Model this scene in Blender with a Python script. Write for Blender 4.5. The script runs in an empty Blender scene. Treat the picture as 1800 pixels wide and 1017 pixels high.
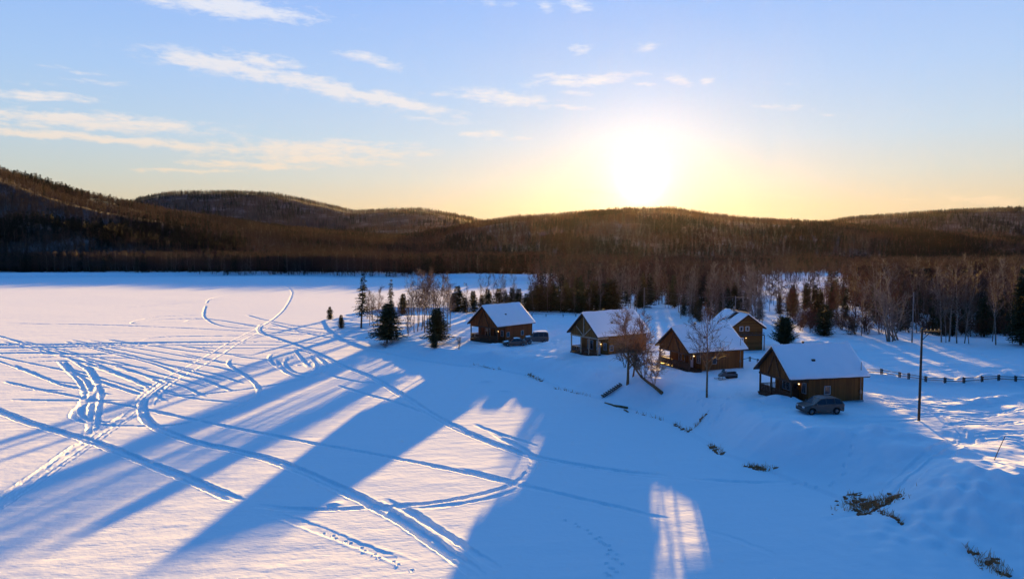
import bpy, math, random
import numpy as np
from mathutils import Vector, Matrix

random.seed(7)
RNG = np.random.default_rng(11)
SC = bpy.context.scene
COL = SC.collection
PI = math.pi
R = math.radians

# ------------------------------------------------------------------ camera
CAM_Z = 20.0
PITCH = math.atan(73.5 / 1200.0)
CP, SP = math.cos(PITCH), math.sin(PITCH)


def G(px, py, z=0.0):
    """point on the level plane z that the survey of the photograph gives for a sighting"""
    a, b = (px - 900) / 1200.0, (508.5 - py) / 1200.0
    dx, dy, dz = a, b * SP + CP, b * CP - SP
    t = (z - CAM_Z) / dz
    return (dx * t, dy * t)


def AT(px, Y, py=None):
    """x (and z) of a sighting at a known depth Y"""
    if py is None:
        py = 560
    b = (508.5 - py) / 1200.0
    dy, dz = b * SP + CP, b * CP - SP
    t = Y / dy
    return ((px - 900) / 1200.0 * t, CAM_Z + dz * t)


# ------------------------------------------------------------------ tagging
def tag(o, label=None, cat=None, group=None, kind=None):
    if label: o['label'] = label
    if cat: o['category'] = cat
    if group: o['group'] = group
    if kind: o['kind'] = kind
    return o


def empty(name, loc, rz=0.0, sc=1.0):
    o = bpy.data.objects.new(name, None)
    COL.objects.link(o)
    o.location = loc
    o.rotation_euler = (0, 0, rz)
    o.scale = (sc, sc, sc) if not isinstance(sc, tuple) else sc
    o.empty_display_size = 0.3
    return o


def mesh_obj(name, verts, faces, mat, parent=None, smooth=False):
    me = bpy.data.meshes.new(name)
    me.from_pydata([tuple(v) for v in verts], [], faces)
    me.update()
    if smooth:
        me.polygons.foreach_set('use_smooth', [True] * len(me.polygons))
    if mat: me.materials.append(mat)
    o = bpy.data.objects.new(name, me)
    COL.objects.link(o)
    if parent: o.parent = parent
    return o


def np_mesh(name, V, F, mat, smooth=True):
    """V (n,3) float, F (m,k) int with one k"""
    me = bpy.data.meshes.new(name)
    n, (m, k) = len(V), F.shape
    me.vertices.add(n)
    me.vertices.foreach_set('co', np.ascontiguousarray(V, dtype=np.float32).ravel())
    me.loops.add(m * k)
    me.loops.foreach_set('vertex_index', np.ascontiguousarray(F, dtype=np.int32).ravel())
    me.polygons.add(m)
    me.polygons.foreach_set('loop_start', np.arange(0, m * k, k, dtype=np.int32))
    me.polygons.foreach_set('loop_total', np.full(m, k, dtype=np.int32))
    me.update(calc_edges=True)
    if smooth:
        me.polygons.foreach_set('use_smooth', np.ones(m, dtype=bool))
    if mat: me.materials.append(mat)
    o = bpy.data.objects.new(name, me)
    COL.objects.link(o)
    return o


class MB:
    """collects simple shapes into one mesh"""
    def __init__(s):
        s.v, s.f = [], []

    def poly(s, pts):
        n = len(s.v)
        s.v += [tuple(p) for p in pts]
        s.f.append(tuple(range(n, n + len(pts))))
        return s

    def box(s, x0, x1, y0, y1, z0, z1, M=None):
        n = len(s.v)
        p = [(x0, y0, z0), (x1, y0, z0), (x1, y1, z0), (x0, y1, z0), (x0, y0, z1), (x1, y0, z1), (x1, y1, z1), (x0, y1, z1)]
        if M is not None: p = [tuple(M @ Vector(q)) for q in p]
        s.v += p
        s.f += [tuple(n + i for i in q) for q in ((0, 3, 2, 1), (4, 5, 6, 7), (0, 1, 5, 4), (1, 2, 6, 5), (2, 3, 7, 6), (3, 0, 4, 7))]
        return s

    def bar(s, a, b, w, h=None):
        """box beam from a to b"""
        h = h or w
        a, b = Vector(a), Vector(b)
        d = b - a
        L = d.length
        q = d.to_track_quat('X', 'Z')
        M = Matrix.Translation(a) @ q.to_matrix().to_4x4()
        return s.box(0, L, -w / 2, w / 2, -h / 2, h / 2, M)

    def tube(s, pts, rads, n=6, cap=True):
        """tapered tube through pts"""
        base = len(s.v)
        P = [Vector(p) for p in pts]
        k = len(P)
        ref = Vector((0.13, 0.31, 0.94))
        d0 = (P[-1] - P[0])
        if d0.length < 1e-6: return s
        if abs(d0.normalized().dot(ref)) > .9: ref = Vector((1, .1, 0))
        for i in range(k):
            d = (P[min(i + 1, k - 1)] - P[max(i - 1, 0)])
            if d.length < 1e-9: d = d0
            d.normalize()
            u = d.cross(ref).normalized()
            w = d.cross(u)
            for j in range(n):
                a = 2 * PI * j / n
                s.v.append(tuple(P[i] + (u * math.cos(a) + w * math.sin(a)) * rads[i]))
        for i in range(k - 1):
            for j in range(n):
                j2 = (j + 1) % n
                s.f.append((base + i * n + j, base + i * n + j2, base + (i + 1) * n + j2, base + (i + 1) * n + j))
        if cap and n > 2:
            s.f.append(tuple(base + j for j in range(n))[::-1])
            s.f.append(tuple(base + (k - 1) * n + j for j in range(n)))
        return s

    def extrude(s, prof, x0, x1, axis='x'):
        """profile of (a,b) points extruded along an axis"""
        n = len(s.v)
        k = len(prof)
        for x in (x0, x1):
            for a, b in prof:
                s.v.append((x, a, b) if axis == 'x' else (a, x, b))
        s.f.append(tuple(range(n, n + k)))
        s.f.append(tuple(range(n + k, n + 2 * k))[::-1])
        for i in range(k):
            j = (i + 1) % k
            s.f.append((n + i, n + k + i, n + k + j, n + j))
        return s

    def sphere(s, c, r, nu=8, nv=5, sz=1.0):
        n = len(s.v)
        for i in range(nv + 1):
            t = PI * i / nv
            for j in range(nu):
                a = 2 * PI * j / nu
                s.v.append((c[0] + r * math.sin(t) * math.cos(a), c[1] + r * math.sin(t) * math.sin(a), c[2] + r * sz * math.cos(t)))
        for i in range(nv):
            for j in range(nu):
                j2 = (j + 1) % nu
                s.f.append((n + i * nu + j, n + (i + 1) * nu + j, n + (i + 1) * nu + j2, n + i * nu + j2))
        return s

    def build(s, name, mat, parent=None, smooth=False, bevel=0.0):
        o = mesh_obj(name, s.v, s.f, mat, parent, smooth)
        if bevel:
            m = o.modifiers.new('bevel', 'BEVEL')
            m.width = bevel
            m.segments = 2
            m.limit_method = 'ANGLE'
        return o


# ------------------------------------------------------------------ materials
MATS = {}


def mat(name, col, rough=0.8, noise=0.0, nscale=4.0, bump=0.0, bscale=20.0, metal=0.0, spec=0.3, col2=None, emit=None, estr=0.0,
        stretch=None, coat=0.0):
    m = bpy.data.materials.new(name)
    m.use_nodes = True
    nt = m.node_tree
    b = nt.nodes['Principled BSDF']
    b.inputs['Base Color'].default_value = (*col, 1)
    b.inputs['Roughness'].default_value = rough
    b.inputs['Metallic'].default_value = metal
    b.inputs['Specular IOR Level'].default_value = spec
    if coat: b.inputs['Coat Weight'].default_value = coat
    tc = nt.nodes.new('ShaderNodeTexCoord')
    mp = nt.nodes.new('ShaderNodeMapping')
    nt.links.new(tc.outputs['Object'], mp.inputs[0])
    if stretch: mp.inputs['Scale'].default_value = stretch
    if noise or col2:
        nz = nt.nodes.new('ShaderNodeTexNoise')
        nz.inputs['Scale'].default_value = nscale
        nz.inputs['Detail'].default_value = 5
        nt.links.new(mp.outputs[0], nz.inputs['Vector'])
        rp = nt.nodes.new('ShaderNodeValToRGB')
        c2 = col2 or tuple(c * (1 - noise) for c in col)
        rp.color_ramp.elements[0].position = .35
        rp.color_ramp.elements[1].position = .65
        rp.color_ramp.elements[0].color = (*c2, 1)
        rp.color_ramp.elements[1].color = (*[min(1, c * (1 + noise)) for c in col], 1)
        nt.links.new(nz.outputs['Fac'], rp.inputs[0])
        nt.links.new(rp.outputs[0], b.inputs['Base Color'])
    if bump:
        n2 = nt.nodes.new('ShaderNodeTexNoise')
        n2.inputs['Scale'].default_value = bscale
        n2.inputs['Detail'].default_value = 6
        nt.links.new(mp.outputs[0], n2.inputs['Vector'])
        bp = nt.nodes.new('ShaderNodeBump')
        bp.inputs['Strength'].default_value = bump
        bp.inputs['Distance'].default_value = 0.05
        nt.links.new(n2.outputs['Fac'], bp.inputs['Height'])
        nt.links.new(bp.outputs[0], b.inputs['Normal'])
    if emit:
        b.inputs['Emission Color'].default_value = (*emit, 1)
        b.inputs['Emission Strength'].default_value = estr
    MATS[name] = m
    return m


def board_mat(name, c1, c2, per=0.2, axis='X'):
    """stained boards: tone per board, dark joints, grain"""
    m = bpy.data.materials.new(name)
    m.use_nodes = True
    nt = m.node_tree
    L = nt.links.new
    b = nt.nodes['Principled BSDF']
    b.inputs['Roughness'].default_value = .75
    b.inputs['Specular IOR Level'].default_value = .25
    tc = nt.nodes.new('ShaderNodeTexCoord')
    sp = nt.nodes.new('ShaderNodeSeparateXYZ')
    L(tc.outputs['Object'], sp.inputs[0])

    def M(op, a, c=None):
        n = nt.nodes.new('ShaderNodeMath')
        n.operation = op
        for i, v in enumerate((a, c)):
            if v is None: continue
            if isinstance(v, (int, float)): n.inputs[i].default_value = v
            else: L(v, n.inputs[i])
        return n.outputs[0]
    co = sp.outputs['Z'] if axis == 'Z' else M('ADD', sp.outputs['X'], sp.outputs['Y'])
    u = M('DIVIDE', co, per)
    fl = M('FLOOR', u)
    fr = M('FRACT', u)
    wn = nt.nodes.new('ShaderNodeTexWhiteNoise')
    wn.noise_dimensions = '1D'
    L(fl, wn.inputs['W'])
    nz = nt.nodes.new('ShaderNodeTexNoise')
    nz.inputs['Scale'].default_value = 2.5
    nz.inputs['Detail'].default_value = 6
    mp = nt.nodes.new('ShaderNodeMapping')
    mp.inputs['Scale'].default_value = (.6, .6, 4) if axis == 'Z' else (4, 4, .5)
    L(tc.outputs['Object'], mp.inputs[0])
    L(mp.outputs[0], nz.inputs['Vector'])
    t = M('ADD', M('MULTIPLY', wn.outputs['Value'], .5), M('MULTIPLY', nz.outputs['Fac'], .55))
    rp = nt.nodes.new('ShaderNodeValToRGB')
    rp.color_ramp.elements[0].position = .15
    rp.color_ramp.elements[1].position = .85
    rp.color_ramp.elements[0].color = (*c1, 1)
    rp.color_ramp.elements[1].color = (*c2, 1)
    L(t, rp.inputs[0])
    L(rp.outputs[0], b.inputs['Base Color'])
    edge = M('ABSOLUTE', M('SUBTRACT', fr, .5))
    h = M('LESS_THAN', edge, .45)
    bp = nt.nodes.new('ShaderNodeBump')
    bp.inputs['Strength'].default_value = .8
    bp.inputs['Distance'].default_value = .03
    L(h, bp.inputs['Height'])
    L(bp.outputs[0], b.inputs['Normal'])
    MATS[name] = m
    return m


SNOWC = (0.83, 0.875, 0.93)


def snow_mat(name, bscale=1.0, amp=1.0):
    m = bpy.data.materials.new(name)
    m.use_nodes = True
    nt = m.node_tree
    L = nt.links.new
    b = nt.nodes['Principled BSDF']
    b.inputs['Base Color'].default_value = (*SNOWC, 1)
    b.inputs['Roughness'].default_value = 1.0
    b.inputs['Specular IOR Level'].default_value = .0
    tc = nt.nodes.new('ShaderNodeTexCoord')
    hs = []
    for sc_, st, wgt in ((0.55, (1.0, 1.9, 1), .5), (2.3, (1.0, 1.9, 1), .2), (9, (1, 1.3, 1), .07)):
        mp = nt.nodes.new('ShaderNodeMapping')
        mp.inputs['Scale'].default_value = st
        mp.inputs['Rotation'].default_value = (0, 0, R(-14))
        L(tc.outputs['Object'], mp.inputs[0])
        nz = nt.nodes.new('ShaderNodeTexNoise')
        nz.inputs['Scale'].default_value = sc_ * bscale
        nz.inputs['Detail'].default_value = 3
        nz.inputs['Roughness'].default_value = .45
        L(mp.outputs[0], nz.inputs['Vector'])
        mu = nt.nodes.new('ShaderNodeMath')
        mu.operation = 'MULTIPLY'
        mu.inputs[1].default_value = wgt * amp
        L(nz.outputs['Fac'], mu.inputs[0])
        hs.append(mu.outputs[0])
    a = hs[0]
    for h in hs[1:]:
        ad = nt.nodes.new('ShaderNodeMath')
        ad.operation = 'ADD'
        L(a, ad.inputs[0]); L(h, ad.inputs[1])
        a = ad.outputs[0]
    bp = nt.nodes.new('ShaderNodeBump')
    bp.inputs['Strength'].default_value = .6
    bp.inputs['Distance'].default_value = .12
    L(a, bp.inputs['Height'])
    L(bp.outputs[0], b.inputs['Normal'])
    MATS[name] = m
    return m


snow_mat('snow')
snow_mat('roof_snow', 1.6, .6)
board_mat('boards_brown', (.10, .036, .008), (.21, .082, .018), .19)
board_mat('boards_red', (.13, .034, .008), (.26, .08, .02), .19)
board_mat('boards_olive', (.10, .05, .012), (.21, .11, .028), .19)
board_mat('logs', (.11, .045, .01), (.22, .10, .025), .24, 'Z')
mat('deck_wood', (.075, .035, .018), .8, .3, 6)
mat('post_wood', (.085, .042, .022), .8, .3, 5)
mat('pale_wood', (.32, .27, .2), .8, .2, 5)
mat('weathered_wood', (.085, .07, .06), .9, .35, 6)
mat('roof_metal', (.035, .025, .022), .6)
mat('fascia', (.06, .03, .016), .7)
mat('white_paint', (.72, .74, .76), .5)
mat('frame_grey', (.33, .35, .37), .6)
mat('dark_glass', (.015, .02, .03), .08, spec=.6)
mat('concrete', (.35, .36, .37), .9, .15, 3)
mat('pipe_metal', (.18, .18, .19), .4, metal=.8)
mat('pole_wood', (.045, .035, .028), .85, .3, 3, stretch=(6, 6, .4))
mat('pole_grey', (.22, .2, .18), .85, .3, 3, stretch=(6, 6, .4))
mat('wire', (.09, .08, .07), .6)
mat('lamp_warm', (.8, .5, .2), .4, emit=(1, .62, .22), estr=1.6)
mat('paint_silver', (.065, .06, .056), .35, metal=.5, spec=.5, coat=.3)
mat('paint_dark', (.03, .035, .045), .3, spec=.5, coat=.5)
mat('paint_brown', (.06, .05, .045), .35, spec=.5, coat=.4)
mat('rubber', (.012, .012, .013), .85)
mat('rim_metal', (.25, .25, .26), .4, metal=.8)
mat('plastic', (.02, .02, .022), .5)
mat('headlight', (.5, .52, .55), .15, spec=.6)
mat('tail_red', (.3, .01, .01), .3)
mat('bark_birch', (.27, .23, .19), .85, nscale=3, col2=(.09, .065, .05), stretch=(1, 1, 5))
mat('bark_dark', (.075, .05, .035), .9, .35, 4)
mat('twigs_brown', (.105, .062, .040), .85, .3, 1)
mat('twigs_red', (.12, .045, .025), .85, .3, 1)
mat('twigs_warm', (.22, .14, .08), .85, .3, 1)
mat('twigs_grey', (.17, .135, .11), .85, .3, 1)
mat('needles', (.050, .055, .018), .75, col2=(.025, .033, .012), nscale=1.2)
mat('needles_warm', (.095, .072, .02), .75, col2=(.045, .042, .014), nscale=1.2)
mat('far_bare', (.10, .055, .036), .9, col2=(.042, .028, .023), nscale=.011)
for _n in MATS['far_bare'].node_tree.nodes:
    if _n.type == 'MAPPING':
        _g = MATS['far_bare'].node_tree.nodes.new('ShaderNodeNewGeometry')
        MATS['far_bare'].node_tree.links.new(_g.outputs['Position'], _n.inputs[0])
mat('far_needles', (.018, .022, .012), .9)
mat('rock', (.52, .17, .07), .85, col2=(.22, .07, .03), nscale=2.5, bump=.6, bscale=6)
mat('reed', (.55, .22, .08), .85, .3, 3)
# ------------------------------------------------------------------ noise
def _hash(ix, iy, seed):
    h = (ix.astype(np.int64) * 374761393 + iy.astype(np.int64) * 668265263 + seed * 144269504) & 0x7fffffff
    h = ((h ^ (h >> 13)) * 1274126177) & 0x7fffffff
    return ((h ^ (h >> 16)) & 0xffff) / 65535.0


def vnoise(x, y, seed=0):
    x0, y0 = np.floor(x), np.floor(y)
    fx, fy = x - x0, y - y0
    fx = fx * fx * (3 - 2 * fx); fy = fy * fy * (3 - 2 * fy)
    a = _hash(x0, y0, seed); b = _hash(x0 + 1, y0, seed); c = _hash(x0, y0 + 1, seed); d = _hash(x0 + 1, y0 + 1, seed)
    return (a * (1 - fx) + b * fx) * (1 - fy) + (c * (1 - fx) + d * fx) * fy - .5


def fbm(x, y, oct_=4, seed=0, gain=.5):
    s = 0; a = 1.0
    for i in range(oct_):
        s = s + a * vnoise(x * 2 ** i + i * 17.3, y * 2 ** i - i * 9.1, seed + i)
        a *= gain
    return s


def sstep(t):
    t = np.clip(t, 0, 1)
    return t * t * (3 - 2 * t)


# ------------------------------------------------------------------ land outline
_sh = [(1850, 1050), (1762, 1012), (1690, 980), (1640, 958), (1585, 932), (1530, 905), (1490, 882), (1400, 847), (1330, 822), (1270, 800), (1240, 778), (1190, 748),
       (1140, 728), (1100, 716), (1060, 703), (1000, 687), (940, 664), (865, 648), (800, 643), (740, 634), (690, 624), (640, 611), (600, 596), (576, 578), (568, 563),
       (600, 554), (650, 551), (720, 546), (800, 543), (850, 539), (900, 534), (950, 527), (985, 517), (965, 504), (935, 496), (880, 491), (700, 487.5), (600, 486.5),
       (490, 484), (300, 486), (120, 488), (0, 489.5), (-150, 491), (-500, 495)]
LAND = [(14, 4), (24, 18), (29, 27)] + [G(a, b) for a, b in _sh] + [(-1500, 520), (-9000, 3000), (-9000, 9000), (9000, 9000), (9000, 4)]
LAND = np.array(LAND)


def land_dist(x, y):
    """signed distance to the shore, positive on land"""
    best = np.full(x.shape, 1e18)
    inside = np.zeros(x.shape, dtype=bool)
    n = len(LAND)
    for i in range(n):
        ax, ay = LAND[i]; bx, by = LAND[(i + 1) % n]
        ex, ey = bx - ax, by - ay
        wx, wy = x - ax, y - ay
        t = np.clip((wx * ex + wy * ey) / (ex * ex + ey * ey), 0, 1)
        d = (wx - ex * t) ** 2 + (wy - ey * t) ** 2
        np.minimum(best, d, out=best)
        c = ((ay > y) != (by > y))
        if ey != 0:
            inside ^= c & (x < ex * (y - ay) / ey + ax)
    return np.where(inside, 1, -1) * np.sqrt(best)


MOUNDS = []      # x, y, rx, ry, rot, amp


def mound(px, py, z, rx, ry, rot, amp):
    x, y = G(px, py, z)
    MOUNDS.append((x, y, rx, ry, R(rot), amp))


mound(985, 598, 3, 4.5, 3.0, 20, .8)
mound(1432, 611, 3, 5, 3, 0, 1.3)
mound(860, 602, 2.6, 6.0, 1.3, 30, .55)
mound(905, 612, 2.6, 5.0, 1.5, -5, .5)
mound(1040, 632, 2.6, 4.0, 1.6, -10, .45)
mound(1190, 663, 2.6, 3.0, 1.5, -20, .4)
mound(1378, 712, 2.9, 2.6, 1.2, -40, .75)
mound(1470, 765, 3, 9, 2.4, -10, .35)
mound(1575, 775, 2.9, 4.5, 1.3, -28, .75)
mound(1640, 795, 2.8, 3.5, 1.2, -10, .4)
mound(1740, 850, 2.8, 6, 4, 20, .8)
mound(1700, 880, 2.3, 8, 5, 20, .9)
mound(1780, 670, 3, 7, 2.0, 10, 1.1)
mound(1745, 700, 3, 6.0, 0.9, 28, .45)
mound(1560, 668, 3, 8, 1.6, 5, .8)
mound(1690, 672, 3, 10, 1.5, -3, .45)
mound(855, 671, 0, .9, .7, 10, .28)
mound(888, 687, 0, .8, .35, 0, .16)
mound(589, 884, 0, .5, .3, 0, .1)
mound(1220, 640, 3, 4, 1.5, -10, .4)
mound(1110, 600, 3, 5, 2, -10, .5)


def ground_h(x, y, d=None):
    x = np.asarray(x, float); y = np.asarray(y, float)
    if d is None: d = land_dist(x, y)
    H = 1.2 + .55 * sstep((x + 30) / 20) + 1.25 * sstep((x + 1) / 19)
    H = np.where(y > 200, 2.4, H + (0) * y)
    H = H * sstep((d + 0) / 400 + .999)
    w = 5.2 + 6 * sstep((-x - 12) / 20) + 5.5 * sstep((64 - y) / 15)
    w = w + 2.4 * vnoise(x / 6, y / 6, 5)
    bank = .22 * sstep((d + .15) / .45) + (H - .22) * sstep((d - .1) / w)
    z = np.where(d > -.5, bank, 0)
    ld = sstep(d / 5)
    near = sstep((700 - y) / 300)
    z = z + ld * near * (fbm(x / 14, y / 14, 3, 21) * .55 + fbm(x / 3.2, y / 2.6, 4, 33) * (.17 + .22 * np.exp(-((d - 4) / 4) ** 2)))
    lk = 1 - ld
    z = z + lk * (fbm(x / 40, y / 40, 2, 3) * .10)
    ca, sa = math.cos(R(-12)), math.sin(R(-12))
    u, v = x * ca - y * sa, x * sa + y * ca
    z = z + (.55 + .45 * ld) * near * (fbm(u / 6.5, v / 1.9, 4, 8) * .062)
    tp = sstep((y - 21) / 12) * sstep((.95 - np.abs(x) / np.maximum(y, 1)) / .09)
    z = z * tp - .15 * (1 - tp)
    for mx, my, rx, ry, rt, am in MOUNDS:
        c, s = math.cos(rt), math.sin(rt)
        dx, dy = x - mx, y - my
        q = ((dx * c + dy * s) / rx) ** 2 + ((-dx * s + dy * c) / ry) ** 2
        z = z + am * np.exp(-np.clip(q, 0, 30)) * (1 + .5 * vnoise(x / .9, y / .9, 77))
    return z


def gh(x, y):
    return float(ground_h(np.array([x]), np.array([y]))[0])


# ------------------------------------------------------------------ grid
NC = 1500
TAN = np.linspace(-.96, .96, NC)
ys = [20.0]
while ys[-1] < 620: ys.append(ys[-1] + max(.075, .0026 * ys[-1]))
while ys[-1] < 6500: ys.append(ys[-1] * 1.03)
YS = np.array(ys)
NR = len(YS)
X = YS[:, None] * TAN[None, :]
Y = np.repeat(YS[:, None], NC, 1)
D = land_dist(X, Y)
Z = ground_h(X, Y, D)
NEG = np.zeros(Z.shape, np.float32)
POS = np.zeros(Z.shape, np.float32)


def spline(pts, step):
    P = np.array(pts, float)
    if len(P) < 3:
        P = np.array([P[0], (P[0] + P[-1]) / 2, P[-1]])
    P = np.vstack([2 * P[0] - P[1], P, 2 * P[-1] - P[-2]])
    out = []
    for i in range(1, len(P) - 2):
        p0, p1, p2, p3 = P[i - 1:i + 3]
        n = max(2, int(np.linalg.norm(p2 - p1) / step))
        for t in np.linspace(0, 1, n, endpoint=False):
            out.append(.5 * ((2 * p1) + (-p0 + p2) * t + (2 * p0 - 5 * p1 + 4 * p2 - p3) * t * t + (-p0 + 3 * p1 - 3 * p2 + p3) * t ** 3))
    out.append(P[-2])
    return np.array(out)


def carve(path, w, depth, rim, off=0.0, rough=.3, seed=1):
    """press a track of width w into the snow along a world-space path"""
    P = path
    T = np.gradient(P, axis=0)
    T /= np.linalg.norm(T, axis=1)[:, None] + 1e-9
    N = np.stack([-T[:, 1], T[:, 0]], 1)
    P = P + N * off
    seg = np.linalg.norm(np.diff(P, axis=0), axis=1)
    cum = np.concatenate([[0], np.cumsum(seg)])
    total = cum[-1]
    reach = w / 2 + .7
    ch = 10
    r0, r1 = 10 ** 9, -1
    boxes = []
    for i in range(0, len(P) - 1, ch):
        q = P[i:i + ch + 1]
        ya, yb = q[:, 1].min() - reach, q[:, 1].max() + reach
        if yb < YS[0]: continue
        i0, i1 = np.searchsorted(YS, ya), np.searchsorted(YS, yb) + 1
        i0 = max(0, i0)
        yy = max(ya, YS[0])
        lo = min((q[:, 0].min() - reach) / yy, (q[:, 0].min() - reach) / max(yb, 1))
        hi = max((q[:, 0].max() + reach) / yy, (q[:, 0].max() + reach) / max(yb, 1))
        j0, j1 = max(0, np.searchsorted(TAN, lo) - 1), min(NC, np.searchsorted(TAN, hi) + 1)
        if i1 <= i0 or j1 <= j0: continue
        boxes.append((i, i0, min(i1, NR), j0, j1))
    if not boxes: return
    I0 = min(b[1] for b in boxes); I1 = max(b[2] for b in boxes); J0 = min(b[3] for b in boxes); J1 = max(b[4] for b in boxes)
    S = np.full((I1 - I0, J1 - J0), 9.0, dtype=np.float32)
    A = np.zeros((I1 - I0, J1 - J0), dtype=np.float32)
    for (i, i0, i1, j0, j1) in boxes:
        xs, yy = X[i0:i1, j0:j1], Y[i0:i1, j0:j1]
        sub = S[i0 - I0:i1 - I0, j0 - J0:j1 - J0]
        sa = A[i0 - I0:i1 - I0, j0 - J0:j1 - J0]
        for k in range(i, min(i + ch, len(P) - 1)):
            a, b = P[k], P[k + 1]
            e = b - a
            wx, wy = xs - a[0], yy - a[1]
            t = np.clip((wx * e[0] + wy * e[1]) / (e @ e + 1e-12), 0, 1)
            dd = np.sqrt((wx - e[0] * t) ** 2 + (wy - e[1] * t) ** 2)
            m = dd < sub
            sub[m] = dd[m]
            sa[m] = (cum[k] + t * seg[k])[m]
    xs, yy = X[I0:I1, J0:J1], Y[I0:I1, J0:J1]
    m = S < reach
    if not m.any(): return
    s, al = S[m].astype(float), A[m].astype(float)
    s = np.maximum(0, s + .16 * vnoise(xs[m] / .38, yy[m] / .38, seed + 60) + .22 * vnoise(xs[m] / 1.7, yy[m] / 1.7, seed + 61))
    fade = sstep(al / 6) * sstep((total - al) / 6)
    nz = vnoise(xs[m] / .55, yy[m] / .55, seed) * rough
    nl = 1 + .7 * vnoise(al / 3.1, al * 0, seed + 5)
    floor_ = -depth * (1 - sstep((s - w / 2 + .05) / .13)) * (1 + nz) * (.85 + .15 * nl)
    rm = rim * np.exp(-((s - w / 2 - .14) / .13) ** 2) * (1 + 1.6 * nz) * nl
    ng, ps_ = NEG[I0:I1, J0:J1], POS[I0:I1, J0:J1]
    ng[m] = np.minimum(ng[m], floor_ * fade)
    ps_[m] = np.maximum(ps_[m], rm * fade)


def track(pts, kind='M', z=0.0, off=0.0, seed=1):
    W = np.array([G(a, b, z) for a, b in pts])
    P = spline(W, 1.2)
    rs = np.random.default_rng(seed)
    wob = np.cumsum(rs.normal(0, .02, len(P)))
    if kind == 'W':       # packed double trail
        carve(P, 1.05, .10, .018, off, .6, seed)
        carve(P, .36, .17, .0, off - .33, .5, seed + 1)
        carve(P, .36, .17, .0, off + .33, .5, seed + 2)
    elif kind == 'F':
        carve(P, .6, .095, .01, off, .5, seed)
    elif kind == 'B':
        carve(P, 2.0, .17, .02, off, .9, seed)
    elif kind == 'P':
        carve(P, 1.5, .035, .03, off, .9, seed)
        carve(P, .36, .075, 0, off - .42, .9, seed + 1)
        carve(P, .36, .075, 0, off + .42, .9, seed + 2)
        carve(P, .3, .04, 0, off + .95, .9, seed + 3)
    elif kind == 'D':     # two lanes
        carve(P, .4, .07, .012, off - 1.15, .5, seed)
        carve(P, .4, .07, .012, off + 1.15, .5, seed + 1)
    elif kind == 'M':
        carve(P, .58, .13, .015, off, .5, seed)
    elif kind == 'S':
        carve(P, .45, .085, .01, off, .5, seed)
    elif kind == 'L':     # soft broad old trail
        carve(P, .9, .022, .015, off, .6, seed)


T = track
T([(462, 568), (455, 577), (462, 586), (485, 594), (520, 606), (560, 622), (600, 642), (650, 661),
   (700, 690), (750, 722), (800, 750), (850, 771), (900, 790), (940, 802), (1000, 814), (1080, 827), (1200, 840)], 'W', seed=3)
T([(500, 484.5), (487, 491), (497, 498), (510, 508), (513, 517), (503, 538), (486, 556), (460, 573)], 'M', seed=2)
T([(1180, 838), (1260, 844), (1340, 847), (1420, 845)], 'M', seed=4)
T([(800, 744), (850, 763), (900, 780), (940, 795)], 'M', off=1.6, seed=5)
T([(300, 666), (270, 686), (252, 705), (252, 730), (270, 748), (300, 762), (350, 778), (430, 795), (500, 815), (570, 845),
   (640, 878), (700, 910), (760, 950), (810, 985), (860, 1022)], 'W', seed=7)
T([(470, 572), (420, 597), (380, 622), (340, 645), (300, 666), (272, 686), (256, 705), (250, 720)], 'D', seed=8)
T([(640, 874), (700, 905), (760, 944), (810, 978), (870, 1020)], 'M', off=1.1, seed=9)
T([(245, 712), (215, 735), (180, 757), (155, 775), (110, 805), (60, 840), (0, 880), (-60, 920)], 'P', seed=10)
T([(-80, 690), (0, 722), (60, 745), (155, 773), (250, 810), (340, 845), (435, 886)], 'W', seed=12)
T([(435, 886), (520, 915), (600, 945), (680, 975), (760, 1010)], 'L', seed=14)
T([(0, 668), (100, 690), (240, 716), (330, 735), (430, 755), (560, 780), (700, 805), (830, 832), (910, 850), (1000, 870), (1100, 893), (1200, 918)], 'M', seed=15)
T([(780, 822), (830, 832), (910, 851), (960, 860)], 'M', off=.5, seed=16)
T([(1200, 918), (1300, 948), (1400, 990)], 'S', seed=17)
T([(430, 884), (480, 891), (560, 894), (660, 890), (760, 882), (840, 868), (900, 850), (930, 828), (938, 805), (915, 785), (880, 768), (855, 752)], 'M', seed=18)
T([(700, 887), (760, 884), (840, 872), (900, 855), (925, 838)], 'S', off=-.7, seed=19)
for i, pp in enumerate([
    [(110, 632), (125, 650), (150, 668), (160, 690), (160, 715), (158, 740), (154, 772)],
    [(122, 630), (150, 647), (166, 667), (178, 690), (174, 715), (166, 765)],
    [(100, 632), (118, 650), (137, 668), (148, 690), (140, 712), (128, 727), (140, 739), (170, 745), (230, 748), (300, 747), (340, 740), (400, 722), (440, 703), (455, 690), (447, 672),
     (420, 653), (402, 640), (405, 629)],
    [(150, 640), (165, 655), (172, 680), (150, 705), (142, 725), (160, 738), (215, 744)],
    [(362, 536), (358, 552), (366, 563), (388, 572), (420, 576), (455, 577)],
    [(512, 503), (450, 511), (395, 519), (370, 525), (362, 533)]]):
    T(pp, 'M', seed=20 + i)
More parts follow.
